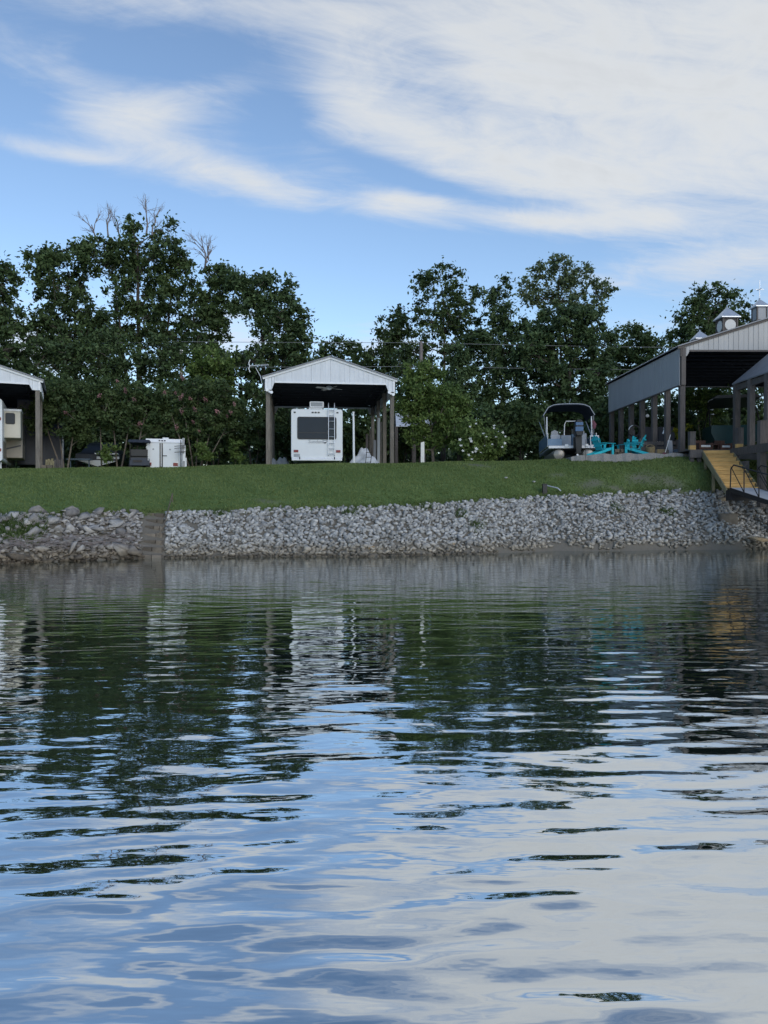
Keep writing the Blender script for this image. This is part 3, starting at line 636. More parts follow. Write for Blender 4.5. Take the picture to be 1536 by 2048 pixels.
q = MB(); q.b6(-1.1, 1.1, .3, 8.2, .40, lz(918)); q.build('chassis', steel_dark, lr)
for x in (-1.0, 1.1): q = MB(); q.b6(x - .05, x + .05, .6, .72, -.03, .5); q.build('stabiliser_jack', chrome_white, lr)
for y in (900, 838): q = MB(); q.b6(1.05, 1.19, -.02, .01, lz(y + 3), lz(y - 3)); q.build('tail_light', red_lens, lr)

# dark cargo trailer beside it
NT = 40.0; nzg = gz(px(80, NT), NT)
nt_ = thing('cargo_trailer', 'tall navy cargo trailer with white corner strip behind the carport post', 'trailer', (px(82, NT), NT, nzg), R(22))
nz = lambda y: pz(y, NT) - nzg
q = MB(); q.b6(-1.15, 1.08, 0, 4.5, .5, nz(800)); q.build('body', navy_paint, nt_, bevel=.04)
q = MB(); q.b6(1.06, 1.13, -.05, .03, nz(918), nz(858)); q.build('corner_strip', chrome_white, nt_)
for x0, x1 in ((-1.1, -.03), (.0, 1.04)): q = MB(); q.b6(x0, x1, -.03, .0, .62, nz(806)); d = q.build('door', navy_paint, nt_); q = MB(); q.b6(x1 - .12 if x0 < -.5 else x0 + .08, x1 - .09 if x0 < -.5 else x0 + .11, -.055, -.03, .7, 2.3); q.build('lock_bar', steel_dark, d)
for x in (-1.0, 1.0):
    for y in (2.0, 2.8): wheel(nt_, x, y, .33, .33)
q = MB(); q.tube([(0, 4.4, .5), (0, 5.6, .45)], .05); q.build('tongue', steel_dark, nt_)

# white cargo trailer between the myrtles
TY = 42.0; tg = gz(px(330, TY), TY)
tr = thing('cargo_trailer', 'small white cargo trailer with double rear doors between the crape myrtles', 'trailer', (px(330, 37.6), 37.6, CAMZ + 37.6 / 42 * (tg - CAMZ)), R(15)); tr.scale = (37.6 / 42,) * 3
tz = lambda y: pz(y, TY) - tg; tx = lambda x: (x - 330) * TY / F
q = MB(); q.loft([[(x, y, z) for x, z in [(-1, .45), (1, .45), (1, tz(885)), (.93, tz(879)), (-.93, tz(879)), (-1, tz(885))]] for y in (.0, 3.6)]); q.loft([[(-.95, 3.6, .45), (.95, 3.6, .45), (.95, 3.6, tz(880)), (-.95, 3.6, tz(880))], [(-.2, 4.3, .45), (.2, 4.3, .45), (.2, 4.2, tz(882)), (-.2, 4.2, tz(882))]]); q.build('body', rv_white, tr)
q = MB(); q.loft([[(a, -.06, tz(885.5)), (b_, -.06, tz(885.5)), (b_ * .96, .0, tz(878)), (a * .96, .0, tz(878))] for a, b_ in ((-1.06, 1.0),)] + [[(-1.0, .12, tz(885)), (.98, .12, tz(885)), (.93, .12, tz(878)), (-.95, .12, tz(878))]]); cap = q.build('roof_cap', chrome_white, tr)
for k in range(3): q = MB(); q.b6(tx(318.5 + k * 5), tx(321.5 + k * 5), -.085, -.03, tz(882.5), tz(880.5)); q.build('marker_light', logo_dark, cap)
for x0, x1 in ((294.5, 320.5), (326, 356)):
    q = MB(); q.b6(tx(x0), tx(x1), -.035, .0, tz(936), tz(888)); d = q.build('door', rv_white, tr, bevel=.008)
    for hy in (895, 925): q = MB(); q.b6(tx(x0 if x0 < 300 else x1 - 3), tx(x0 + 3 if x0 < 300 else x1), -.05, -.035, tz(hy + 1), tz(hy - 1)); q.build('hinge', aluminium, d)
for x in (321, 325.2): q = MB(); q.b6(tx(x) - .028, tx(x) + .028, -.06, -.02, tz(936), tz(887)); q.build('lock_bar', black_plastic, tr)
q = MB(); q.b6(tx(326), tx(334), -.09, -.06, tz(912.5), tz(911)); q.build('door_handle', black_plastic, tr)
for x0, x1 in ((296, 304.5), (346, 355)): q = MB(); q.b6(tx(x0), tx(x1), -.06, -.03, tz(932), tz(925.5)); q.build('tail_light', red_lens, tr)
for x in (308, 340): q = MB(); q.lathe([(.05, -.05), (.05, -.03)], (tx(x), 0, tz(899)), 10, 'y'); q.build('door_tieback', letter_grey, tr)
q = MB(); q.b6(tx(324), tx(338), .5, 1.0, tz(879), tz(876)); q.b6(tx(325), tx(337), .55, .95, tz(876), tz(873.5)); q.build('roof_vent', chrome_white, tr, bevel=.02)
for sg in (-1, 1):
    q = MB(); q.b6(min(sg * .985, sg * 1.03), max(sg * .985, sg * 1.03), -.04, .04, tz(938), tz(884)); q.build('corner_post', black_plastic, tr)
    wheel(tr, sg * .92, 2.0, .52, .32)
q = MB(); q.tube([(0, 4.2, .5), (0, 5.2, .48)], .05); q.build('tongue', steel_dark, tr)
# leaning ladder rack beside the white trailer
rk = thing('rack', 'dark bracket rack hung with pale boards at the edge of the white trailer', 'rack', (px(362, 37.3), 37.3, CAMZ + 37.3 / 42 * (tg - CAMZ)), R(14)); rk.scale = (37.3 / 42,) * 3
q = MB(); q.beam((0, 0, 0), (0, 0, tz(880)), .05, .05); q.build('upright', steel_dark, rk)
for y in (893, 897, 905): q = MB(); q.beam((-.35, -.05, tz(y)), (.25, -.02, tz(y) + .05), .035, .035); q.build('arm', steel_dark, rk)
for k, (y0, y1, dx) in enumerate(((906, 876, .05), (922, 890, .12), (936, 905, .08), (938, 915, .2))): q = MB(); q.beam((.05 + dx, .06 + k * .05, tz(y0)), (.12 + dx * .6, .02 + k * .05, tz(y1)), .14, .02, (0, 1, 0)); q.build('board', trim_white if k % 2 else grey_metal, rk)

# golf cart left of it, dark
GC = 37.0; gg = gz(px(275, GC), GC)
gc = thing('golf_cart', 'dark golf cart with overhanging roof parked beside the white trailer', 'golf cart', (px(279, GC), GC, gg), R(14)); gc.scale = (.86, .86, .86)
q = MB(); q.loft([[(x, y, z) for x, z in rounded_rect(-.58, .62, 1.62, 1.78, .07)] for y in (-.35, -.3, 1.9, 1.95)]); q.build('roof', navy_cloth, gc, True)
for x in (-.5, .5):
    for y in (-.1, 1.7): q = MB(); q.tube([(x, y, .6), (x, y * .95, 1.68)], .025); q.build('roof_post', aluminium if x > 0 else steel_dark, gc)
q = MB(); q.loft([[(-.55, 0, .3), (.55, 0, .3), (.55, 0, .75), (-.55, 0, .75)], [(-.58, 1.0, .28), (.58, 1.0, .28), (.58, 1.0, .5), (-.58, 1.0, .5)], [(-.5, 2.2, .35), (.5, 2.2, .35), (.45, 2.15, .8), (-.45, 2.15, .8)]]); q.build('body', navy_paint, gc, bevel=.02)
q = MB(); q.b6(-.5, .5, .15, .65, .72, .84); q.build('seat', black_plastic, gc, bevel=.03)
q = MB(); q.b6(-.5, .5, .05, .15, .84, 1.25); q.build('backrest', black_plastic, gc, bevel=.03)
for x in (-.5, .5):
    for y in (.3, 1.9): wheel(gc, x, y, .23, .23, .2)
q = MB(); q.b6(-.35, .15, -.05, .0, .5, .62); q.build('rear_tray', steel_dark, gc)

# runabout boat with dark cover behind the myrtle stems
BY = 40.6; bg_ = gz(px(200, BY), BY)
rbo = thing('runabout_boat', 'covered dark runabout boat with white hull stripe on its trailer behind the myrtle stems', 'boat', (px(196, BY), BY, bg_), R(12))
bz = lambda y: pz(y, BY) - bg_
def hull_ring(y, w, zk, zc, zg): return [(-w, y, zg), (-w * 1.0, y, (zg + zc) / 2), (-w * .86, y, zc), (0, y, zk), (w * .86, y, zc), (w, y, (zg + zc) / 2), (w, y, zg), (0, y, zg - .03)]
q = MB(); q.loft([hull_ring(0, 1.15, .42, .72, 1.12), hull_ring(2.2, 1.2, .42, .75, 1.18), hull_ring(4.0, .95, .5, .85, 1.26), hull_ring(5.0, .5, .75, 1.0, 1.32), hull_ring(5.5, .06, 1.15, 1.2, 1.36)]); q.build('hull', navy_paint, rbo, True)
q = MB(); q.loft([[(-1.0, -.01, .73), (0, -.01, .43), (1.0, -.01, .73), (0, -.01, .78)], [(-.98, -.02, .74), (0, -.02, .45), (.98, -.02, .74), (0, -.02, .77)]]); q.build('hull_bottom', rv_white, rbo)
q = MB(); q.b6(-.05, 1.12, -.06, .0, bz(918), bz(913)); q.build('hull_stripe', chrome_white, rbo)
q = MB(); q.b6(-.08, 1.1, -.5, -.03, bz(909.5), bz(907)); q.build('swim_platform', chrome_white, rbo)
q = MB(); q.loft([[(-1.15, .05, 1.12), (1.15, .05, 1.12), (.9, .1, 1.2), (-.9, .1, 1.2)], [(-1.22, 1.2, 1.16), (1.22, 1.2, 1.16), (.7, 1.3, 1.75), (-.7, 1.3, 1.75)], [(-1.2, 2.4, 1.18), (1.2, 2.4, 1.18), (.65, 2.5, 1.95), (-.65, 2.5, 1.95)], [(-.95, 4.1, 1.26), (.95, 4.1, 1.26), (.3, 4.0, 1.5), (-.3, 4.0, 1.5)], [(-.1, 5.4, 1.34), (.1, 5.4, 1.34), (.04, 5.35, 1.38), (-.04, 5.35, 1.38)]]); q.build('cover', black_plastic, rbo, True)
q = MB(); q.b6(-.7, -.6, .1, 6.2, .3, .42); q.b6(.6, .7, .1, 6.0, .3, .42); q.b6(-1.0, 1.0, 1.4, 1.5, .26, .34); q.build('trailer_frame', steel_dark, rbo)
for x in (-1.0, 1.0): wheel(rbo, x, 1.45, .32, .32, .2)
q = MB(); q.b6(-1.35, -.1, -.9, -.5, bz(922), bz(919)); q.beam((-1.2, -.7, 0), (-1.2, -.7, bz(921)), .05, .05); q.beam((-.2, -.7, 0), (-.2, -.7, bz(921)), .05, .05); wb = q.build('work_bench', pot_grey); wb.location = rbo.location; tag(wb, 'low dark bench between the navy trailer and the runabout boat', 'bench')

# split firewood in a block crib by the left carport post
FD = 34.75; fg = gz(px(100, FD), FD)
fw = thing('log_crib', 'upright split logs held by two concrete blocks beside the carport post', 'firewood', (px(100, FD), FD, fg))
for k, (dx, h, y) in enumerate(((-.16, .46, 0), (-.08, .50, .05), (0, .44, 0), (.07, .52, .06), (.14, .40, 0), (-.03, .36, -.1), (.1, .34, -.1))):
    q = MB(); q.tube([(dx, y, 0), (dx + .01, y + .02, h)], [.06, .055], 6); q.build('log', green_wood, fw)
for dx in (-.14, .13): q = MB(); q.b6(dx - .11, dx + .11, -.32, -.16, -.05, .20); q.build('block', block_mat, fw, bevel=.01)
pl = thing('plank_stack', 'brown planks leaning by the navy trailer next to the log crib', 'planks', (px(117, 35.4), 35.4, gz(px(117, 35.4), 35.4)))
for k in range(4): q = MB(); q.b6(-.2 + k * .1, -.115 + k * .1, k * .015, .03 + k * .015, -.02, .5 + .06 * (k % 2)); q.build('plank', dark_wood, pl)

# ------------------------------------------------------------------ fittings round the middle carport
def cpw(x, y, z): return cp.matrix_world @ Vector((x, y, z))
bpy.context.view_layer.update()
for sg, lab in ((-1, 'white twin floodlight under the carport eave, on the post beside the aerial'), (1, 'white twin floodlight under the carport eave, on the post beside the young tree')):
    w = cpw(sg * 2.9, -.1, 3.52); f = thing('floodlight', lab, 'floodlight', w, R(7), 'floodlights on the carport posts')
    q = MB(); q.lathe([(.05, -.03), (.06, .05)], (0, 0, 0), 10, 'y'); q.build('base', chrome_white, f)
    for k in (-1, 1): q = MB(); q.lathe([(.03, .08), (.05, 0), (.075, -.14), (.07, -.15)], (k * .1, 0, -.05 * k), 10, 'y'); q.tube([(0, 0, 0), (k * .1, .02, -.05 * k)], .02); q.build('lamp_head', lens_white, f, True)
fanp = cpw(.0, 1.6, 5.16 - .1); fan = thing('ceiling_fan', 'pale ceiling fan hanging inside the carport above the camper', 'ceiling fan', (fanp.x, fanp.y, fanp.z - 1.05), R(7))
q = MB(); q.tube([(0, 0, .1), (0, 0, 1.02)], .02); q.build('down_rod', black_plastic, fan)
q = MB(); q.lathe([(.05, .12), (.14, .08), (.16, 0), (.12, -.06), (.05, -.1)], (0, 0, 0), 14); q.build('motor', trim_white, fan, True)
for k in range(4):
    a = R(25 + 90 * k); q = MB(); q.box((.42 * math.cos(a), .42 * math.sin(a), -.02), (.58, .15, .015), Euler((R(14), 0, a))); q.build('blade', cushion, fan)
ant = thing('tv_aerial', 'white television aerial on a thin mast at the carport eave', 'aerial', cpw(-3.25, .6, 3.9))
q = MB(); q.tube([(0, 0, 0), (-.1, 0, .45), (-.32, -.05, .86)], .018); q.build('mast', aluminium, ant)
q = MB(); q.tube([(-.62, 0, .95), (.30, 0, 1.0)], .016); bo = q.build('boom', chrome_white, ant)
for k in range(9): q = MB(); x = -.3 + k * .07; q.tube([(x, -.22, .965 + k * .004), (x, .22, .965 + k * .004)], .012, 5); q.build('element', chrome_white, bo)
for sg in (-1, 1): q = MB(); q.tube([(-.62, 0, .95), (-.66, 0, .95 + sg * .14), (-.60, 0, .95 + sg * .3)], .022, 5); q.build('reflector', chrome_white, bo)

wp = P(708, 928, 36.0)
o = MB().tube([(0, 0, -.3), (-.02, 0, pz(845, 36) - cg), (-.03, 0, pz(826, 36) - cg)], [.055, .05, .045], 10).lathe([(.06, 0), (.06, .05)], (-.03, 0, pz(826, 36) - cg), 10).build('standpipe', trim_white, None, True, loc=(wp.x, 36, cg)); tag(o, 'tall white standpipe planted beside the camper under the carport', 'pipe')
wp = P(845, 925, 35.2)
o = MB(); o.b6(-.085, .085, -.05, .05, -.3, pz(886, 35.2) - gz(wp.x, 35.2)); o.prism([(-.085, pz(886, 35.2) - gz(wp.x, 35.2)), (.085, pz(886, 35.2) - gz(wp.x, 35.2)), (.085, pz(883.5, 35.2) - gz(wp.x, 35.2)), (-.06, pz(885, 35.2) - gz(wp.x, 35.2))], -.05, .05); o.b6(-.02, .02, -.056, -.05, .0, .9)
o = o.build('marker_post', cushion, None, loc=(wp.x, 35.2, gz(wp.x, 35.2)), bevel=.008); tag(o, 'short white grooved post in the grass beside the young tree', 'post')
# crumpled tarpaulin heap and the dark heap on the other side
def heap(name, label, cat, xc, D, rx_, ry_, h, m, seed, n=26):
    r = np.random.default_rng(seed); g = gz(px(xc, D), D); v = []; f = []
    N = n; ph = r.uniform(0, 6.28, 8)
    for j in range(N):
        for i in range(N):
            u, w = i / (N - 1) * 2 - 1, j / (N - 1) * 2 - 1; d = math.hypot(u, w); base = max(0, 1 - d ** 2) ** .6
            z = h * base * (.75 + .16 * math.sin(u * 5 + ph[0] + 2 * w) + .12 * math.sin(w * 7 + ph[1] - 3 * u) + .07 * math.sin(u * 13 + w * 9 + ph[2])) + r.normal(0, .015) * base
            v.append((px(xc, D) + u * rx_, D + w * ry_, g - .03 + max(0, z)))
    for j in range(N - 1):
        for i in range(N - 1): f.append((j * N + i, j * N + i + 1, (j + 1) * N + i + 1, (j + 1) * N + i))
    # closed underside
    mb = MB(); mb.v = v; mb.f = f; o = mb.build(name, m, None, True); tag(o, label, cat); return o
heap('tarpaulin_heap', 'crumpled white tarpaulin heap on the ground behind the standpipe', 'tarpaulin', 728, 39.0, .9, .7, pz(896, 39) - 3.6, tarp_white, 2)
heap('tarpaulin_heap', 'low grey and white crumpled sheet heap between the carport post and the camper', 'tarpaulin', 556, 40.5, .75, .5, pz(908, 40.5) - 3.55, grey_metal, 5)
# chair frame and timber leaning by the right-hand posts
tl = thing('leaning_lumber', 'grey boards leaning upright against the carport posts', 'lumber', cpw(2.3, 4.2, 0), R(7))
for k, (x, h) in enumerate(((-.15, 2.0), (.05, 2.25), (.28, 1.7), (.5, 2.9), (.62, 2.7))): q = MB(); q.beam((x, k * .05, -.02), (x + .06, .3 + k * .05, h), .14, .035, (0, 1, 0)); q.build('board', (dark_wood, post_wood, grey_metal, white_metal, post_wood)[k], tl)
hc = thing('hand_truck', 'dark folding hand truck standing by the right carport posts', 'hand truck', cpw(2.0, 2.2, 0), R(-20))
for x in (-.14, .14): q = MB(); q.tube([(x, 0, .12), (x + .05, .12, .9), (x, .22, 1.08)], .018); q.build('rail', steel_dark, hc)
for z in (.35, .6, .85): q = MB(); q.tube([(-.14, z * .13, z), (.17, z * .13, z)], .014); q.build('crossbar', steel_dark, hc)
for x in (-.2, .2): wheel(hc, x, .02, .12, .12, .06)
q = MB(); q.b6(-.2, .2, -.25, .0, .02, .04); q.build('toe_plate', steel_dark, hc)
# pale metal shed beyond the young tree
SD = 46.0; sg_ = gz(px(825, SD), SD)
sh = thing('lean_to_shed', 'pale metal lean-to shed on posts beyond the young tree', 'shed', (px(825, SD), SD, sg_))
szz = lambda y: pz(y, SD) - sg_; sxx = lambda x: (x - 825) * SD / F
for i in range(6):
    a, b_ = sxx(792 + i * 12.3), sxx(792 + (i + 1) * 12.3)
    q = MB(); q.add([(a, 0, szz(852)), (b_ - .01, 0, szz(852)), (b_ - .01, 2.2, szz(818)), (a, 2.2, szz(818)), (a, 0, szz(852) - .04), (b_ - .01, 0, szz(852) - .04), (b_ - .01, 2.2, szz(818) - .04), (a, 2.2, szz(818) - .04)], [(0, 1, 2, 3), (7, 6, 5, 4), (0, 4, 5, 1), (1, 5, 6, 2), (2, 6, 7, 3), (3, 7, 4, 0)]); q.build('roof_sheet', white_metal, sh)
for x in (793, 829, 848): q = MB(); q.b6(sxx(x) - .09, sxx(x) + .09, .05, .2, -.2, szz(852)); q.b6(sxx(x) - .09, sxx(x) + .09, 2.0, 2.15, -.2, szz(822)); q.build('post', dark_wood, sh)

# ------------------------------------------------------------------ poles and wires
PD = 50.0
for x, yt, lab in ((842, 684, 'weathered grey utility pole rising behind the young tree'), (363, 700, 'grey utility pole with pale conduit behind the crape myrtles')):
    g = gz(px(x, PD), PD); H = pz(yt, PD) - g
    up = thing('utility_pole', lab, 'utility pole', (px(x, PD), PD, g), 0, 'utility poles along the wood edge')
    q = MB(); q.tube([(0, 0, -.5), (0, 0, H)], [.16, .11], 10); q.build('shaft', twig_grey if x > 600 else cushion, up, True)
    q = MB(); q.tube([(.17, -.02, -.3), (.15, -.02, H * .72)], .04, 8); q.build('conduit', trim_white, up)
    q = MB(); q.lathe([(.02, 0), (.05, .03), (.05, .1), (.03, .14)], (.12, -.1, H - .15), 8); q.build('insulator', aluminium, up)
def sag(a, b, s, n=24):
    return [tuple(Vector(a).lerp(Vector(b), i / n) - Vector((0, 0, s * 4 * (i / n) * (1 - i / n)))) for i in range(n + 1)]
for name, z0, z1, y0, y1, lab in (('w', 684, 686, 692, 690, 'upper overhead wire crossing in front of the trees'), ('w', 735, 733, 733, 745, 'lower overhead wire crossing in front of the trees')):
    m = MB(); pts = [P(-700, z0, PD), P(363, z0, PD), P(842, z1, PD), P(2100, y0, PD)]
    for i in range(3):
        m.tube(sag(pts[i], pts[i + 1], (.22, .02, .25)[i]), .016, 5)
    o = m.build('overhead_wire', wire_mat); tag(o, lab, 'wire')

#PART3
# ------------------------------------------------------------------ patio, chairs, pontoon boat
pat_z = lambda x: gz(x, 34.0)
gravel = mat('patio_gravel', (.25, .24, .225), .95, 0, .3, 30, .6, 60)
pv = []; N = 40
m = MB(); top = []; 
x_a, x_b = px(1140, 33.6), px(1392, 33.2)
ring_f = [(x_a + (x_b - x_a) * i / N, 33.45 - .35 * math.sin(math.pi * i / N) + .05 * math.sin(i * 1.7)) for i in range(N + 1)]
ring_b = [(x, 45.0) for x, y in ring_f]
PZ = 3.97
def ptop(i): return PZ + .03 * math.sin(i * .8) - .10 * max(0, 1 - i / 6) + .06 * (i / N) 
vs = []
for i, (x, y) in enumerate(ring_f): vs += [(x, y - .12, gz(x, y) - .25), (x, y, ptop(i)), (x, y + 11, ptop(i) + .02), (x, y + 11, 3.3)]
m.add(vs, [(i * 4 + k, (i + 1) * 4 + k, (i + 1) * 4 + k + 1, i * 4 + k + 1) for i in range(N) for k in range(3)] + [(0, 1, 2, 3), (N * 4 + 3, N * 4 + 2, N * 4 + 1, N * 4)])
o = m.build('gravel_patio', gravel); tag(o, 'raised pale gravel patio at the top of the lawn', kind='structure')

def adirondack(label, loc, rz):
    t = thing('adirondack_chair', label, 'chair', loc, rz, 'teal chairs round the fire pit')
    # faces local -y; the back leans to +y
    q = MB()
    for k in range(5):
        x = -.22 + k * .11; h = .86 - .10 * abs(k - 2) ** 1.5 * .5
        q.beam((x * .8, .14, .30), (x * 1.15, .14 + .52 * (h - .3), h + .08), .095, .022, (0, 1, 0))
    for z in (.45, .72): q.beam((-.27, .17 + .52 * (z - .3), z), (.27, .17 + .52 * (z - .3), z), .03, .07)
    q.build('backrest', teal_paint, t, bevel=.004, seg=1)
    q = MB()
    for k in range(6): y = .14 - k * .105; q.box((0, y, .29 + k * .018), (.52, .092, .02), Euler((R(-9), 0, 0)))
    q.build('seat', teal_paint, t)
    for sg in (-1, 1):
        q = MB(); q.beam((sg * .25, -.42, .36), (sg * .25, .62, .03), .03, .11); q.build('rear_leg', teal_paint, t)
        q = MB(); q.b6(sg * .28 - .02, sg * .28 + .02, -.45, -.34, 0, .55); q.build('front_leg', teal_paint, t)
        q = MB(); q.box((sg * .32, -.10, .565), (.14, .78, .025)); q.beam((sg * .28, -.36, .42), (sg * .34, -.36, .55), .03, .08); q.build('arm', teal_paint, t, bevel=.008, seg=1)
    q = MB(); q.b6(-.26, .26, -.44, -.42, .28, .40); q.build('apron', teal_paint, t)
    return t
CD = 34.0
adirondack('teal wooden chair facing the fire pit beside the pontoon boat ladder', (px(1203, CD), CD, PZ - .02), R(112))
adirondack('teal wooden chair with tall fan back facing the fire pit beside the pavilion posts', (px(1272, CD), CD, PZ), R(-118))
adirondack('teal wooden chair seen from behind between the fire pit and another teal chair', (px(1256, 34.9), 34.9, PZ), R(-165))
fp = thing('fire_pit', 'low round fire pit ring of grey brown stone between the teal chairs', 'fire pit', (px(1233, 34.5), 34.5, PZ - .02))
for lv in range(2):
    for k in range(12):
        a = 2 * math.pi * (k + .5 * lv) / 12; q = MB(); q.box((.42 * math.cos(a), .42 * math.sin(a), .09 + lv * .16), (.16, .20, .15), Euler((0, 0, a))); q.build('block', block_mat, fp, bevel=.012, seg=1)
q = MB(); q.lathe([(.34, .02), (.34, .06)], (0, 0, 0), 14); q.build('ash_bed', rubber, fp)
for x, lab in ((1170, 'thin dark garden stake at the patio edge in front of the pontoon boat'), (1260, 'dark garden torch on a thin stake in front of the teal chairs')):
    X = px(x, 33.3); g = gz(X, 33.2); o = MB().tube([(0, 0, -.1), (0, 0, 1.0 if x < 1200 else .85)], .012, 6)
    if x > 1200: o.lathe([(.02, .8), (.05, .86), (.06, 1.0), (.02, 1.06)], (0, 0, 0), 8); o.b6(-.05, .05, -.03, .03, .55, .62)
    o = o.build('garden_torch' if x > 1200 else 'garden_stake', steel_dark, None, loc=(X, 33.2, g)); tag(o, lab, 'torch' if x > 1200 else 'stake')

BD = 37.0; pg = gz(px(1140, BD), BD)
pb = thing('pontoon_boat', 'pontoon boat with bimini top and outboard motor parked on a trailer', 'pontoon boat', (px(1149, BD), BD, pg), R(-7))
bx = lambda x: (x - 1143) * BD / F; bzz = lambda y: pz(y, BD) - pg
zd = bzz(892)                                  # deck height
L = 5.8
for x in (bx(1113), bx(1170)):
    q = MB(); zt_ = zd - .40; r0 = .32
    q.lathe([(.08, -.02), (r0 * .8, .03), (r0, .14), (r0, L - .9), (r0 * .75, L - .35), (.08, L)], (x, .15, zt_), 18, 'y'); q.build('pontoon', pontoon_alu, pb, True)
q = MB(); q.b6(bx(1094), bx(1189), .05, L, zd - .10, zd); q.build('deck', seat_grey, pb, bevel=.01)
q = MB(); q.b6(bx(1092), bx(1190), -.02, .05, zd - .11, zd + .02); q.build('stern_trim', chrome_white, pb, bevel=.01)
for sg, x in ((-1, bx(1092)), (1, bx(1188))):
    q = MB()
    for k in range(4): ya, yb = .5 + k * 1.25, .5 + (k + 1) * 1.25 - .05; q.b6(x - .02, x + .02, ya, yb, zd + .06, zd + .62)
    f = q.build('side_fence', boat_blue, pb)
    for z in (.04, .36, .66): q = MB(); q.tube([(x, .45, zd + z), (x, 5.5, zd + z)], .022, 6); q.build('fence_rail', aluminium, f)
    for k in range(5): q = MB(); q.tube([(x, .45 + k * 1.25, zd), (x, .45 + k * 1.25, zd + .66)], .02, 6); q.build('fence_post', aluminium, f)
q = MB(); q.b6(bx(1092), bx(1120), .4, .46, zd + .06, zd + .4); q.build('stern_gate', boat_blue, pb)
def seat(x0, x1, y, h): 
    q = MB(); q.b6(bx(x0), bx(x1), y, y + .55, zd, zd + .42); s = q.build('seat', seat_grey, pb, bevel=.05)
    q = MB(); q.b6(bx(x0), bx(x1), y + .02, y + .16, zd + .36, zd + h); q.build('backrest', seat_grey, s, bevel=.05)
seat(1098, 1118, .55, .62); seat(1119, 1139, .6, .6); seat(1155, 1172, .9, .72)
for x in (1112, 1166): q = MB(); q.loft([[(bx(x - 8 * k), y, zd + .55 + .30 * 0), (bx(x + 8 * k), y, zd + .55), (bx(x + 7 * k), y, zd + .92), (bx(x), y, zd + 1.0), (bx(x - 7 * k), y, zd + .92)] for y, k in ((1.95, 1), (2.1, .9))]); q.build('helm_seat', seat_grey, pb, True)
q = MB(); q.tube([(bx(1130), 1.7, zd), (bx(1131), 1.7, bzz(842)), (bx(1134), 1.7, bzz(835)), (bx(1166), 1.7, bzz(835)), (bx(1168), 1.7, bzz(842)), (bx(1169), 1.7, zd)], .028, 8); q.build('tow_bar', chrome_white, pb, True)
q = MB(); q.b6(bx(1150), bx(1176), 2.6, 3.2, zd, zd + .85); co = q.build('console', boat_blue, pb, bevel=.04)
q = MB(); q.b6(bx(1152), bx(1174), 3.0, 3.02, zd + .85, zd + 1.15); q.build('windscreen', glass_dark, co)
# bimini: arched canvas, four bows
def arch(xa, xb, zlo, zhi, n=10): return [(xa + (xb - xa) * i / n, zlo + (zhi - zlo) * (1 - (2 * i / n - 1) ** 4) ** .6) for i in range(n + 1)]
xa, xb = bx(1084), bx(1186); A = arch(xa, xb, bzz(828), bzz(805))
rings = []
for y, dz in ((.7, 0), (1.6, .05), (2.6, .05), (3.4, 0)): rings.append([(x, y, z + dz) for x, z in A] + [(x, y, z + dz - .03) for x, z in reversed(A)])
q = MB(); q.loft(rings); q.build('bimini_top', navy_cloth, pb, True)
q = MB(); q.tube([(x * 1.005, .69, z + .02) for x, z in A], .022, 6); q.build('bimini_binding', seat_grey, pb)
for x, xf in ((bx(1085), bx(1092)), (bx(1184), bx(1188))):
    for ya, yb in ((.72, 1.3), (3.35, 2.0)): q = MB(); q.tube([(xf, yb, zd + .66), (x, ya, bzz(828))], .024, 6); q.build('bimini_bow', aluminium, pb, True)
for xf, x in ((1098, 1091), (1178, 1180)):
    q = MB(); q.tube([(bx(x), .75, bzz(830)), (bx(x) , .62, zd + .5)], .03, 6); q.build('bimini_strut', chrome_white, pb, True)
q = MB(); q.tube([(bx(1138), 1.7, bzz(805)), (bx(1144), 1.8, bzz(788))], .01, 5); q.build('radio_whip', aluminium, pb)
# outboard
om = MB(); om.loft([[(x, y, z) for x, y in ((-.20 * k, -.66), (-.15 * k, -.80), (.15 * k, -.80), (.20 * k, -.66), (.20 * k, -.10), (-.20 * k, -.10))] for z, k in ((zd + .46, .75), (zd + .58, 1), (zd + 1.0, 1.0), (zd + 1.16, .9), (zd + 1.22, .6))])
mot = om.build('outboard_motor', black_plastic, pb, True, loc=(bx(1148), 0, 0)); mot['label'] = 'outboard motor with blue striped cowl'
q = MB(); q.b6(-.19, .19, -.815, -.08, zd + .66, zd + .88); q.b6(-.175, .175, -.81, -.08, zd + .95, zd + 1.10); q.build('cowl_stripe', cow_blue, mot, bevel=.01)
q = MB(); q.loft([[(x, y, z) for x, y in ((-.10 * k, -.55), (.10 * k, -.55), (.09 * k, -.2), (-.09 * k, -.2))] for z, k in ((zd + .5, 1.6), (zd - .1, 1.3), (zd - .62, .8))]); q.b6(-.20, .20, -.66, -.2, zd - .40, zd - .375); q.build('leg', black_plastic, mot)
q = MB(); q.b6(-.2, .2, -.2, .06, zd - .12, zd + .42); q.build('transom_bracket', black_plastic, mot)
q = MB(); q.lathe([(.02, -.72), (.06, -.6), (.07, -.3), (.03, -.1)], (0, 0, zd - .62), 10, 'y'); q.b6(-.01, .01, -.4, -.2, zd - .85, zd - .62); q.build('gear_case', black_plastic, mot, True)
q = MB(); q.lathe([(.09, -.03), (.11, .0), (.09, .05)], (0, -.66, zd - .62), 10, 'y'); 
for k in range(3): a = 2.1 * k; q.box((.12 * math.cos(a), -.66, zd - .62 + .12 * math.sin(a)), (.15, .02, .09), Euler((R(20), -a, 0)))
q.build('propeller', chrome_white, mot)
for x in (1127, 1166): q = MB(); q.b6(bx(x - 3.5), bx(x + 3.5), -.07, -.02, zd - .04, zd + .09); q.build('stern_light', lens_white, pb, bevel=.02)
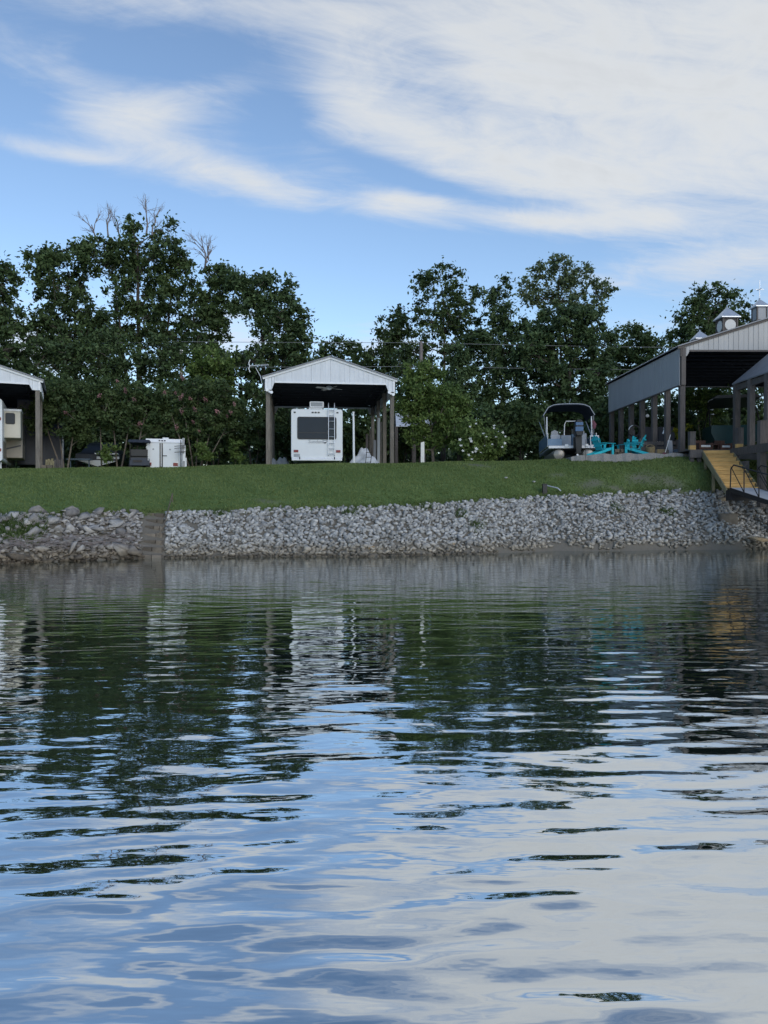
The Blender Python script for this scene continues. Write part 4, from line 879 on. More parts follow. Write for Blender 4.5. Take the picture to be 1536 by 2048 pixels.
# boarding ladder folded up at the stern corner
lx = bx(1183); q = MB()
for x in (lx - .22, lx + .17): q.tube([(x, -.05, zd - .12), (x - .02, -.02, zd + .52)], .026, 6)
ldr = q.build('boarding_ladder', chrome_white, pb, True)
for z in (.02, .26, .48): q = MB(); q.b6(lx - .22, lx + .16, -.07, .01, zd + z - .02, zd + z + .025); q.build('rung', chrome_white, ldr)
q = MB(); q.tube([(bx(1180), .3, zd + .3), (bx(1176), .2, bzz(838))], .015, 6); fl = q.build('flag_staff', chrome_white, pb)
q = MB(); q.add([(bx(1177.5), .2, bzz(842)), (bx(1181), .17, bzz(840)), (bx(1187), .24, bzz(848)), (bx(1184), .2, bzz(858)), (bx(1179.5), .23, bzz(856))], [(0, 1, 2, 3, 4)]); q.build('flag', flag_red, fl)
# trailer below
q = MB(); 
for x in (bx(1113), bx(1170)): q.b6(x - .07, x + .07, .2, 6.2, zd - .86, zd - .74)
for y in (.35, 2.4, 4.6): q.b6(bx(1100), bx(1184), y - .06, y + .06, zd - .95, zd - .86)
q.b6(bx(1128), bx(1172), -.1, .0, zd - .92, zd - .84); q.build('trailer_frame', aluminium, pb)
for x in (bx(1106), bx(1178)):
    for y in (2.2, 2.95): wheel(pb, x, y, .28, .28, .18)
for x in (bx(1113), bx(1170)):
    for y in (.4, 5.0): q = MB(); q.b6(x - .12, x + .12, y - .15, y + .15, 0, zd - .86); q.build('support_block', block_mat, pb)

# ------------------------------------------------------------------ pavilion
VY = 34.0; VG = 3.9; vx = px(1357, VY); hwp = 5.7
vz = lambda y: pz(y, VY) - VG
pav = pole_building('pavilion', 'large open pole pavilion with grey skirted roof and cupolas', 'pavilion', (vx + hwp, VY, VG), R(1.0), hwp, 10.2, vz(714), vz(704), vz(697), vz(697) + .315 * hwp, .30, 7, .24, beige_metal, grey_metal, brown_trim, dark_wood, roof_metal, zside=vz(771))
for sgx, y in ((-hwp + .15, .3),): q = MB(); q.b6(sgx - .1, sgx + .1, -.06, .06, vz(771), vz(697)); q.build('corner_board', brown_trim, pav)
zrid = VG + vz(697) + .315 * hwp
def cupola(label, X, Y, w, ztop, vane):
    c = thing('cupola', label, 'cupola', (X, Y, zrid - .15), R(1), 'cupolas along the pavilion ridge')
    H = ztop - zrid + .15; hb = H - w * .62; h = w * .40
    q = MB(); q.b6(-h * 1.05, h * 1.05, -h * 1.05, h * 1.05, 0, hb * .35); q.build('base', brown_trim, c)
    for a in range(4):
        q = MB(); q.b6(h - .07, h, h - .07, h, hb * .35, hb); o = q.build('corner_post', brown_trim, c, rot=(0, 0, a * math.pi / 2))
        q = MB(); q.b6(-h + .07, h - .07, h - .05, h - .03, hb * .35, hb); o = q.build('louvre_panel', dark_wood if vane == 0 else grey_metal, c, rot=(0, 0, a * math.pi / 2))
        if vane == 0: q = MB(); q.lathe([(h * .72, h - .045), (h * .72, h - .01)], (0, 0, hb * .67), 16, 'y'); q.build('round_panel', cushion, c, rot=(0, 0, a * math.pi / 2))
    q = MB(); q.loft([[(sx * w * .5 * k, sy * w * .5 * k, z) for sx, sy in ((-1, -1), (1, -1), (1, 1), (-1, 1))] for z, k in ((hb, 1.0), (hb + .05, 1.0), (H, .05))]); rf = q.build('roof', aluminium, c)
    q = MB(); q.lathe([(.03, 0), (.05, .05), (.03, .1)], (0, 0, H - .03), 8); q.build('finial', aluminium, c)
    if vane:
        q = MB(); q.tube([(0, 0, H), (0, 0, H + .95)], .02, 6); v = q.build('weathervane', aluminium, c)
        q = MB(); q.tube([(-.22, 0, H + .5), (.22, 0, H + .5)], .018, 5); q.tube([(0, -.22, H + .5), (0, .22, H + .5)], .018, 5); q.build('compass_arm', aluminium, v)
for x, yt, D, w, vn, lab in ((1398, 663, 43.2, .85, 2, 'small metal cupola tip showing over the pavilion roof edge'), (1452, 616, 40.0, 1.03, 0, 'larger cupola with pale round panel on the pavilion ridge'), (1517, 600, 36.9, .69, 1, 'slim cupola with cross shaped weathervane on the pavilion ridge')):
    cupola(lab, px(x, D), D, w, pz(yt, D), vn == 1) if vn else cupola(lab, px(x, D), D, w, pz(yt, D), 0)

# floor under the pavilion, boards at the front
DZ = 4.14
dk = thing('deck', 'weathered wooden deck in front of the pavilion at the head of the stairs', 'deck', (0, 0, DZ))
for k in range(14):
    y = 32.55 + k * .14; q = MB(); q.b6(px(1378, 32.6), 15.16, y, y + .133, -.035, 0); q.build('deck_board', dark_wood, dk)
q = MB(); q.b6(px(1378, 32.6), 14.0, 32.48, 32.54, -.36, -.02); q.build('rim_board', dark_wood, dk)
for x in (px(1384, 32.6), 13.9):
    q = MB(); q.b6(x - .08, x + .08, 32.6, 32.76, gz(x, 32.6) - DZ - .4, -.04); q.build('pier', dark_wood, dk)
fl = MB(); fl.b6(13.7, 24.8, 34.5, 44.2, 3.0, 4.08); fl = fl.build('concrete_floor', mat('floor_concrete', (.16, .155, .15), .9, 0, .2, 3)); tag(fl, 'concrete floor slab under the pavilion', kind='structure')
# right-hand deck beside the stairs, carried on posts
rd = thing('deck', 'raised side deck on tall posts to the right of the stairs', 'deck', (0, 0, DZ))
for k in range(40):
    y = 26.0 + k * .162; q = MB(); q.b6(15.2, 21, y, y + .154, -.035, 0); q.build('deck_board', dark_wood, rd)
q = MB(); q.b6(15.13, 15.2, 25.95, 32.5, -.32, .02); q.build('rim_board', dark_wood, rd)
q = MB(); q.b6(15.13, 21, 25.88, 25.95, -.32, .02); q.build('rim_board', dark_wood, rd)
for x in (15.3, 18, 20.8):
    for y in (26.1, 29.2, 32.2): q = MB(); q.b6(x - .1, x + .1, y - .1, y + .1, min(gz(x, y), 0.5) - DZ - .4, -.04); q.build('pier', dark_wood, rd)
def newel(x, y, z0, z1, w, lab, m=dark_wood):
    q = MB(); q.b6(-w / 2, w / 2, -w / 2, w / 2, 0, z1 - z0); q.prism([(-w / 2 - .015, z1 - z0), (w / 2 + .015, z1 - z0), (w / 2, z1 - z0 + .03), (-w / 2, z1 - z0 + .03)], -w / 2 - .015, w / 2 + .015)
    o = q.build('newel_post', m, None, loc=(x, y, z0)); tag(o, lab, 'post'); return o
newel(px(1383, 33), 33.0, DZ, pz(865, 33), .25, 'short brown newel post on the deck beside the wicker chairs')
newel(px(1478, 32.2), 32.2, DZ, pz(857, 32.2), .25, 'brown newel post at the head of the stairs on a yellow block')
newel(px(1523, 29.9), 29.9, 1.6, pz(843, 29.9), .26, 'tall brown newel post rising through the side deck edge')
for x, D, lab in ((1478, 32.02, 'yellow new timber block at the foot of the stair newel post'), (1384, 32.8, 'tan timber block at the foot of the deck newel post')):
    q = MB(); q.b6(-.14, .14, -.06, .1, 0, .20); o = q.build('timber_block', new_wood, None, loc=(px(x, D), D, DZ), bevel=.008); tag(o, lab, 'timber block')

# stairs of new timber
S0, S1 = Vector((14.6, 32.45, DZ)), Vector((13.9, 28.65, pz(974, 28.55)))
dirv = (S1 - S0); ang = math.atan2(dirv.x, -dirv.y); run = math.hypot(dirv.x, dirv.y); drop = S0.z - S1.z; ns = 9
st = thing('staircase', 'new yellow timber staircase leading down from the deck to the gangway', 'staircase', S0, ang)
for k in range(ns):
    y = -run * (k + 1) / ns; z = -drop * (k + 1) / ns
    q = MB(); q.b6(-.58, .58, y - .02, y + run / ns + .01, z - .04, z); q.build('tread', new_wood, st, bevel=.006, seg=1)
    q = MB(); q.b6(-.565, .565, y + run / ns + .012, y + run / ns + .035, z, z + drop / ns - .045); q.build('riser', new_wood, st)
for sg in (-1, 1):
    q = MB(); q.prismx([(.0, -.02), (-run - .02, -drop - .05), (-run - .02, -drop - .30), (-.0, -.36)], sg * .60 - .02, sg * .60 + .02); q.build('stringer', green_wood, st)
for y, ln in ((-.35, 1.1), (-1.7, .9)):
    for sg in (-1, 1): q = MB(); zt2 = drop * y / run - .2; q.b6(sg * .56 - .05, sg * .56 + .05, y - .05, y + .05, zt2 - ln, zt2); q.build('leg', green_wood, st)
q = MB(); q.b6(.62, .78, -1.9, -1.2, -1.5, -.62); q.build('side_post', dark_wood, st)

# gangway
G0 = Vector((13.85, 28.5, S1.z - .03)); gd = Vector((.2, -.98, 0)).normalized(); gl_ = 6.4; gdrop = .24 * gl_
gw = thing('gangway', 'pale metal gangway with dark truss railings at the foot of the stairs', 'gangway', G0, math.atan2(gd.x, -gd.y))
sl = -.24
for k in range(8):
    ya, yb = -gl_ * k / 8, -gl_ * (k + 1) / 8 + .012; q = MB(); q.add([(-.55, ya, sl * -ya), (.55, ya, sl * -ya), (.55, yb, sl * -yb), (-.55, yb, sl * -yb), (-.55, ya, sl * -ya - .04), (.55, ya, sl * -ya - .04), (.55, yb, sl * -yb - .04), (-.55, yb, sl * -yb - .04)], [(0, 1, 2, 3), (7, 6, 5, 4), (0, 4, 5, 1), (1, 5, 6, 2), (2, 6, 7, 3), (3, 7, 4, 0)]); q.build('deck_plate', ramp_white, gw)
for sg in (-1, 1):
    x = sg * .59; q = MB(); q.beam((x, 0, -.08), (x, -gl_, sl * gl_ - .08), .06, .16); q.build('side_beam', steel_dark, gw)
    q = MB(); q.tube([(x, -.02, .0), (x, -.05, .72), (x, -.22, .86), (x, -gl_, sl * gl_ + .90)], .026, 6); rl = q.build('handrail', steel_dark, gw, True)
    for k in range(1, 9):
        y = -gl_ * k / 8; q = MB(); q.tube([(x, y, sl * -y), (x, y, sl * -y + .88)], .024, 6); q.build('baluster', steel_dark, rl)
        y2 = -gl_ * (k - 1) / 8; q = MB(); q.tube([(x, y2 - .05, sl * -y2 + .80), (x, y, sl * -y)], .018, 6); q.build('brace', steel_dark, rl)
q = MB(); q.b6(-.62, .62, -.05, .2, -.5, -.10); o = q.build('abutment', steel_dark, gw)  # short support, its dark colour standing for the shade under the gangway
fdk = thing('floating_dock', 'grey floating dock at the lower end of the gangway', 'dock', (15.6, 19.2, .0))
for k in range(20): q = MB(); q.b6(-1.6, 3.0, -3 + k * .3, -3 + k * .3 + .29, .50, .545); q.build('plank', post_wood, fdk)
for x in (-1.2, .6, 2.4): q = MB(); q.b6(x - .35, x + .35, -2.9, 2.9, -.2, .5); q.build('float', black_plastic, fdk)
q = MB(); q.b6(-.35, .35, -.16, .16, -.3, .22); o = q.build('stone_block', block_mat, None, loc=(px(1455, 29.4), 29.4, gz(px(1455, 29.4), 29.4) + .12), bevel=.04); tag(o, 'pale rectangular stone block on the riprap at the foot of the stairs', 'stone block')

# steep boathouse roof over the side deck
bh = thing('porch_roof', 'steep grey metal porch roof on posts over the side deck', 'porch', (0, 0, DZ))
ze, slp = pz(768, 33) - DZ, .83
for sgn, xa in ((1, 15.5), (-1, 20.5)):
    for k in range(8):
        ya, yb = 26 + k * .875, 26 + (k + 1) * .875 - .006
        q = MB(); xr = 18.0; zr_ = ze + slp * 2.5
        vs = [(xa, ya, ze), (xr, ya, zr_), (xr, yb, zr_), (xa, yb, ze), (xa, ya, ze - .06), (xr, ya, zr_ - .06), (xr, yb, zr_ - .06), (xa, yb, ze - .06)]
        q.add(vs, [(0, 1, 2, 3), (7, 6, 5, 4), (0, 4, 5, 1), (1, 5, 6, 2), (2, 6, 7, 3), (3, 7, 4, 0)])
        q.build('roof_sheet', roof_steep, bh)
for x in (15.62, 20.38):
    for y in (26.3, 28.2, 30.1, 31.5, 32.8):
        q = MB(); q.b6(x - .115, x + .115, y - .115, y + .115, -.03, ze - .05); q.build('post', dark_wood, bh)
    q = MB(); q.b6(x - .05, x + .05, 26, 33, ze - .34, ze - .08); q.build('beam', dark_wood, bh)
for k in range(9):
    y = 26.3 + k * .8
    q = MB(); q.beam((15.58, y, ze - .12), (18, y, ze + slp * 2.42 - .12), .05, .14); q.build('rafter', dark_wood, bh)
q = MB(); q.b6(15.7, 20.3, 26.6, 32.6, ze - .04, ze + .0); q.build('ceiling', roof_shade_dark, bh)
q = MB(); q.b6(16.4, 21, 31.9, 32.0, .0, ze - .1); q.build('back_wall', dark_wood, bh)

# wicker chairs on the deck
for x, w, D, lab in ((1406, 25, 33.3, 'brown wicker chair with white cushion beside the deck newel post'), (1446, 21, 33.5, 'brown wicker chair with white cushion at the head of the stairs')):
    ch = thing('wicker_chair', lab, 'chair', (px(x, D), D, DZ), R(4), 'wicker chairs on the deck'); h = w * D / F / 2
    q = MB(); q.b6(-h, h, .30, .40, .25, pz(880, D) - DZ); q.build('backrest', sling_brown, ch, bevel=.03)
    q = MB(); q.b6(-h * .8, h * .8, -.25, .3, .14, .24); q.build('cushion', cushion, ch, bevel=.03)
    q = MB(); q.b6(-h, h, -.28, .35, .06, .14); q.build('seat', sling_brown, ch)
    for sg in (-1, 1):
        q = MB(); q.b6(sg * h - .035, sg * h + .035, -.28, .3, .0, .34); q.build('arm', sling_brown, ch, bevel=.015)
        for y in (-.25, .32): q = MB(); q.b6(sg * h * .9 - .025, sg * h * .9 + .025, y - .025, y + .025, 0, .1); q.build('leg', sling_brown, ch)
sb = thing('side_table', 'small dark low table between the wicker chairs', 'table', (px(1427, 33.5), 33.5, DZ)); 
q = MB(); q.b6(-.16, .16, -.2, .2, .26, .30); q.build('top', sling_brown, sb)
for x in (-.13, .13):
    for y in (-.16, .16): q = MB(); q.b6(x - .02, x + .02, y - .02, y + .02, 0, .26); q.build('leg', sling_brown, sb)

# wakeboard boat stored under the pavilion
WB = 36.2
wb = thing('speedboat', 'dark green speedboat with black canopy stored under the pavilion', 'boat', (px(1475, WB), WB, 4.08), R(-16))
q = MB(); q.loft([hull_ring(0, 1.2, .45, .8, 1.55), hull_ring(2.4, 1.25, .45, .8, 1.6), hull_ring(4.6, 1.05, .6, .95, 1.7), hull_ring(5.8, .5, .95, 1.2, 1.8), hull_ring(6.3, .05, 1.5, 1.6, 1.85)]); q.build('hull', boat_green, wb, True)
q = MB(); q.loft([[(-1.1, .2, 2.9), (1.1, .2, 2.9), (.9, .2, 3.05), (-.9, .2, 3.05)], [(-1.15, 1.5, 2.95), (1.15, 1.5, 2.95), (.9, 1.5, 3.15), (-.9, 1.5, 3.15)], [(-1.0, 3.2, 2.75), (1.0, 3.2, 2.75), (.8, 3.2, 2.9), (-.8, 3.2, 2.9)]]); q.build('canopy', black_plastic, wb, True)
for sg in (-1, 1):
    q = MB(); q.tube([(sg * 1.15, .8, 1.55), (sg * 1.1, 1.6, 2.6), (sg * .95, 2.6, 2.75), (sg * 1.1, 3.6, 1.65)], .035, 8); q.build('tower_leg', steel_dark, wb, True)
    q = MB(); q.tube([(sg * 1.12, .3, 2.86), (sg * 1.16, 1.0, 2.92), (sg * 1.14, 1.6, 2.90)], .02, 6); q.build('canopy_trim', chrome_white, wb)
q = MB(); q.beam((-1.12, .25, 2.35), (-1.05, 1.3, 2.48), .10, .03); q.build('wakeboard', chrome_white, wb, bevel=.01)
q = MB(); q.beam((-1.1, .2, 2.12), (-1.05, .9, 2.2), .12, .03); q.build('wakeboard', chrome_white, wb, bevel=.01)
q = MB(); q.b6(-.75, -.65, .2, 6, .25, .36); q.b6(.65, .75, .2, 6, .25, .36); q.b6(-1.0, 1.0, 1.9, 2.0, .25, .33); q.build('trailer_frame', steel_dark, wb)
for x in (-1.0, 1.0): wheel(wb, x, 2.0, .33, .33)

# clutter along the left side of the pavilion
def clutter(name, lab, cat, x, D, z=PZ, rz=0, group=None): return thing(name, lab, cat, (px(x, D), D, z), rz, group)
fn = clutter('rail_fence', 'weathered board rail between the pavilion side posts', 'fence', 1317, 36.5, rz=R(20))
for z in (.25, .5, .75): q = MB(); q.beam((-1.0, .3, z), (1.0, -.3, z + .05), .03, .17); q.build('rail', dark_wood, fn)
for x, y in ((-.9, .27), (.9, -.27)): q = MB(); q.b6(x - .05, x + .05, y - .05, y + .05, -.1, 1.0); q.build('post', dark_wood, fn)
bk = clutter('basket', 'straw coloured basket on the patio beside the fan back chair', 'basket', 1300, 34.6)
q = MB(); q.lathe([(.17, 0), (.21, .2), (.22, .42), (.20, .44)], (0, 0, 0), 14); q.build('bowl', straw, bk, True)
q = MB(); q.tube([(.2 * math.cos(R(a)), 0, .42 + .12 * math.sin(R(a))) for a in range(0, 181, 20)], .018, 5); q.build('handle', straw, bk, True)
bx2 = clutter('storage_crate', 'low dark crate with pale cloth on the patio beside the basket', 'crate', 1321, 34.7)
q = MB(); q.b6(-.32, .32, -.2, .2, 0, .30); q.build('box', dark_wood, bx2, bevel=.01)
q = MB(); q.loft([[(x, y, z) for x, y in ((-.25, -.22), (.1, -.24), (.12, .1), (-.2, .12))] for z in (.12, .33)]); q.build('cloth', straw, bx2, bevel=.03)
br = clutter('broom', 'pale handled broom leaning against the pavilion corner post', 'broom', 1333, 34.3)
q = MB(); q.tube([(-.1, -.05, .12), (.22, .12, 1.0)], .016, 6); q.build('handle', cushion, br)
q = MB(); q.loft([[(x + (-.14), y - .06, z) for x, y in ((-w, -.03), (w, -.03), (w, .03), (-w, .03))] for z, w in ((0, .12), (.16, .06))]); q.build('bristles', flag_red, br)
cn = clutter('folding_sign', 'pale grey folded board standing beside the broom', 'board', 1341, 34.8)
q = MB(); q.beam((0, 0, 0), (.03, .2, .78), .22, .03, (0, 1, 0)); q.build('panel', grey_metal, cn); q = MB(); q.beam((.05, .4, 0), (.03, .22, .76), .22, .03, (0, 1, 0)); q.build('panel', grey_metal, cn)
bn = clutter('storage_tub', 'blue grey plastic tub by the pavilion corner post', 'tub', 1364, 34.6)
q = MB(); q.loft([[(x * k, y * k, z) for x, y in ((-.33, -.22), (.33, -.22), (.33, .22), (-.33, .22))] for z, k in ((0, .88), (.28, 1.0))]); q.build('box', pot_grey, bn, bevel=.02)
q = MB(); q.b6(-.35, .35, -.24, .24, .28, .32); q.build('lid', pot_grey, bn, bevel=.01)
hp = clutter('hoop', 'dark round hose reel hanging on the pavilion side post', 'hose reel', 1268, 38.2, 3.97)
q = MB(); q.tube([(.28 * math.cos(a), 0, 1.55 + .28 * math.sin(a)) for a in np.linspace(0, 6.283, 21)], .05, 6); q.build('coil', black_plastic, hp, True)
q = MB(); q.tube([(-.3 * math.cos(a), -.04, 1.55 + .3 * math.sin(a)) for a in np.linspace(.2, 1.3, 8)], .02, 5); q.build('rim', lens_white, hp); q = MB(); q.b6(-.05, .05, .02, .1, -.1, 1.6); q.build('stand', dark_wood, hp)
ln = clutter('lantern', 'small white lantern standing on a dark pedestal under the pavilion side', 'lantern', 1329, 36.8)
q = MB(); q.lathe([(.07, 1.25), (.13, 1.28), (.08, 1.42), (.05, 1.5), (.08, 1.56), (.03, 1.6)], (0, 0, 0), 10); q.build('shade', lens_white, ln, True); q = MB(); q.tube([(0, 0, 0), (0, 0, 1.26)], [.16, .06], 8); q.build('pedestal', black_plastic, ln)
# shaded fence of junk behind: a tall workbench
wbk = clutter('tool_cabinet', 'tall dark cabinet standing under the pavilion side skirt', 'cabinet', 1316, 40.5, 4.08)
q = MB(); q.b6(-.9, .9, 0, .6, .08, 1.9); q.build('body', navy_paint, wbk, bevel=.02)
for x in (-.44, .44): q = MB(); q.b6(x - .42, x + .42, -.03, .0, .15, 1.84); d = q.build('door', navy_paint, wbk, bevel=.008); q = MB(); q.b6(x * .15 - .015, x * .15 + .015, -.06, -.03, .9, 1.1); q.build('handle', aluminium, d)
for x in (-.85, .85): q = MB(); q.b6(x - .04, x + .04, .05, .5, 0, .08); q.build('foot', steel_dark, wbk)
fp2 = clutter('flood_lamp', 'small white flood lamp under the pavilion side skirt', 'floodlight', 1293, 39.9, pz(832, 39.9))
q = MB(); q.lathe([(.03, .1), (.07, .0), (.09, -.1)], (0, 0, 0), 10, 'y'); q.build('lamp_head', lens_white, fp2, True)
q = MB(); q.tube([(0, .05, 0), (.02, .1, .5)], .02); q.build('bracket', steel_dark, fp2)

# ------------------------------------------------------------------ block steps, handrail, pump post
stp = thing('block_steps', 'steps of stacked grey brown concrete blocks down the bank to the water', 'steps', (px(310, 24.2), 0, 0))
r = np.random.default_rng(9); xw = .58; nstep = 7
ys, ye = float(shore(px(310, 24.2))) - .1, float(shore(px(310, 24.2)) + bankw(px(310, 24.2))) + .05
for k in range(nstep):
    z1 = .12 + (1.42 - .12) * k / (nstep - 1); y = ys + (ye - ys) * k / nstep; x = -xw / 2 + px(306 + k, y + .2) - px(310, 24.2); xe = x + xw + .03
    while x < xe - .05:
        w = r.choice([.2, .29, .29, .39]); w = min(w, xe - x)
        if xe - x - w < .1: w = xe - x
        q = MB(); q.b6(x + .010, x + w - .010, y, y + .42, z1 - .75 if k < 2 else z1 - .5, z1 + r.normal(0, .008)); q.build('block', block_mat, stp, bevel=.012, seg=1); x += w
hr = thing('handrail', 'thin rusty handrail beside the block steps', 'handrail', (px(331, 25), 0, 0))
O_ = Vector((px(331, 25), 0, 0)); A0 = P(328, 1052, ys + .9) - O_; A1 = P(345, 987, ye + 1.0) - O_
q = MB(); q.tube([A0 + Vector((-.12, -.2, -.3)), A0, A1], .02, 6); q.build('rail', rust, hr)
q = MB(); q.tube([(A1.x, A1.y, A1.z), (A1.x, A1.y, gz(px(345, A1.y), A1.y) - .2)], .02, 6); q.build('post', rust, hr)
q = MB(); f_ = .45; B0 = A0.lerp(A1, f_); q.tube([(B0.x, B0.y, B0.z - .9), tuple(B0)], .02, 6); q.build('post', rust, hr)
X = px(1089, 30.3); g = gz(X, 30.3)
pp = thing('pump_post', 'short black post with a pale pipe at the top of the riprap', 'post', (X, 30.3, g))
q = MB(); q.b6(-.09, .09, -.09, .09, -.2, .36); q.b6(-.1, .1, -.1, .1, .36, .40); q.build('post', black_plastic, pp, bevel=.01)
q = MB(); q.tube([(.08, -.02, .33), (.5, -.15, .22), (.62, -.2, .1)], .025, 6); q.build('pipe', aluminium, pp)
for x, y in ((1012, 990), (1068, 1000)):
    D = 31.2; X = px(x, D); o = link('pale_stone', npmesh('pale_stone', *PROTO[2], lime, np.full(len(PROTO[2][0]), .95)), None, (X, D, gz(X, D) + .04)); o.scale = (.1, .09, .08); tag(o, 'small pale stone lying alone on the lawn slope' if x < 1050 else 'pale stone on the lawn edge beside the black pump post', 'stone', 'stray stones on the lawn')

#PART4
# ------------------------------------------------------------------ trees and shrubs
def leaves(centers, rad, nper, size, r, squash=.8, droop=.0):
    """leaf-sized faces scattered through clumps -> verts, faces, tone"""
    n = len(centers); k = r.poisson(nper, n); idx = np.repeat(np.arange(n), k); N = len(idx)
    d = r.normal(size=(N, 3)); d /= np.linalg.norm(d, axis=1)[:, None]; d *= np.minimum(np.abs(r.normal(0, .62, N)), 1.2)[:, None]
    st = r.uniform(.6, 1.5, (n, 3)) * np.array([1, 1, squash]); c = centers[idx] + d * rad[idx][:, None] * st[idx]
    nrm = r.normal(size=(N, 3)) + np.array([0, -.2, .7]); nrm /= np.linalg.norm(nrm, axis=1)[:, None]
    u = np.cross(nrm, r.normal(size=(N, 3))); u /= np.linalg.norm(u, axis=1)[:, None]; v = np.cross(nrm, u)
    s = size * r.uniform(.6, 1.3, N); u *= s[:, None]; v *= (s * .55)[:, None]; u[:, 2] -= droop * s
    vs = np.stack([c - u, c - v * .9, c + u, c + v * .9], 1).reshape(-1, 3)
    ct = r.uniform(.05, .9, n); tone = np.clip(ct[idx] + r.normal(0, .2, N), 0, 1)
    return vs, np.arange(4 * N).reshape(-1, 4), np.repeat(tone, 4)
def lobes_to_centers(lobes, D, base, n, r, shell=.6, gap=0.0):
    """photo-sized lobes -> clump centres in metres round the tree's base"""
    L = []
    vol = np.array([(l[2] * l[3]) for l in lobes], float); cnt = np.maximum(3, (n * vol / vol.sum()).astype(int))
    for (x, y, rx_, ry_), c in zip(lobes, cnt):
        cx_, cz_ = px(x, D) - base[0], pz(y, D) - base[2]; a, b_ = rx_ * D / F, ry_ * D / F; dp = max(.6, min(a, b_ * 1.4) * .9)
        d = r.normal(size=(c, 3)); d /= np.linalg.norm(d, axis=1)[:, None]; rr = (shell + (1 - shell) * r.uniform(0, 1, c)) ** .8 * np.where(r.uniform(0, 1, c) < .25, r.uniform(.2, 1, c), 1)
        L.append(np.stack([cx_ + d[:, 0] * rr * a * .92, d[:, 1] * rr * dp, cz_ + d[:, 2] * rr * b_ * .92], -1))
    return np.vstack(L)
def branch_mesh(base_r, top, centers, r, nlimb, stems=None, twig=.012, limb_r=.35, kink=.05):
    """tapered trunk(s), limbs to spread-out clumps and thin twigs to every clump"""
    m = MB(); stems = stems or [((0, 0, -.4), top, base_r)]; spine = []
    for a, b_, rad in stems:
        a, b_ = Vector(a), Vector(b_); n = 8; L_ = (b_ - a).length; pts = []; off = Vector((0, 0, 0))
        for i in range(n + 1):
            f = i / n; off += Vector((r.normal(0, kink), r.normal(0, kink), 0)) * L_ * .12; pts.append(a.lerp(b_, f) + off * (f if i < n else f))
        rads = [rad * (1 - .82 * (i / n)) * (1.35 if i == 0 else 1) for i in range(n + 1)]; m.tube(pts, rads, 8)
        spine += [(p, q) for p, q in zip(pts, rads)]
    sp = np.array([p[:] for p, q in spine]); sr = np.array([q for p, q in spine])
    # limb tips by farthest sampling
    C = centers; tips = [int(r.integers(len(C)))]; dd = np.linalg.norm(C - C[tips[0]], axis=1)
    for _ in range(min(nlimb, len(C)) - 1):
        i = int(dd.argmax()); tips.append(i); dd = np.minimum(dd, np.linalg.norm(C - C[i], axis=1))
    nodes, nrad = [sp], [sr]
    for i in tips:
        tip = Vector(C[i]); cost = np.linalg.norm(sp - C[i], axis=1) + 2.2 * np.maximum(0, sp[:, 2] - (C[i][2] - .25 * np.linalg.norm(C[i][:2] - sp[:, :2], axis=1))); j = int(cost.argmin())
        p0 = Vector(sp[j]); mid = p0.lerp(tip, .5) + Vector((r.normal(0, .15), r.normal(0, .15), (tip - p0).length * .08)); pts = []
        for k in range(7):
            f = k / 6; pts.append(p0 * (1 - f) ** 2 + mid * 2 * f * (1 - f) + tip * f * f + (Vector(r.normal(0, .04, 3)) * (tip - p0).length * .3 if 0 < k < 6 else Vector((0, 0, 0))))
        r0 = min(sr[j] * .8, limb_r * base_r + .02); rads = [max(twig, r0 * (1 - .85 * k / 6)) for k in range(7)]; m.tube(pts, rads, 5)
        nodes.append(np.array([p[:] for p in pts[2:]])); nrad.append(np.array(rads[2:]))
    nd = np.vstack(nodes); nr = np.concatenate(nrad)
    for c in C:
        d = np.linalg.norm(nd - c, axis=1); j = int(d.argmin())
        if d[j] < .08: continue
        a, b_ = Vector(nd[j]), Vector(c); mid = a.lerp(b_, .5) + Vector(r.normal(0, .1, 3)) * d[j] * .6
        m.tube([a, mid, b_], [min(nr[j], twig * 2.2), twig * 1.4, twig * .6], 3, False)
    return m
def dead_twigs(spots, base, D, r, m=None):
    m = m or MB()
    for (x0, y0, x1, y1, w) in spots:
        a = Vector(P(x0, y0, D)) - Vector(base); b_ = Vector(P(x1, y1, D)) - Vector(base); a.y += r.normal(0, .3); 
        def rec(p, d, L_, rad, lv):
            q = p + d * L_; mid = p.lerp(q, .5) + Vector(r.normal(0, .05, 3)) * L_; m.tube([p, mid, q], [rad, rad * .8, rad * .55], 4 if lv < 2 else 3, False)
            if lv >= 4: return
            for _ in range(3 if lv < 3 else 2):
                nd = (d + Vector(r.normal(0, .38, 3)) + Vector((0, 0, .12))).normalized(); rec(p.lerp(q, r.uniform(.35, 1)), nd, L_ * r.uniform(.5, .8), rad * .55, lv + 1)
        d = (b_ - a); rec(a, d.normalized(), d.length * .66, w * 1.35, 0)
    return m
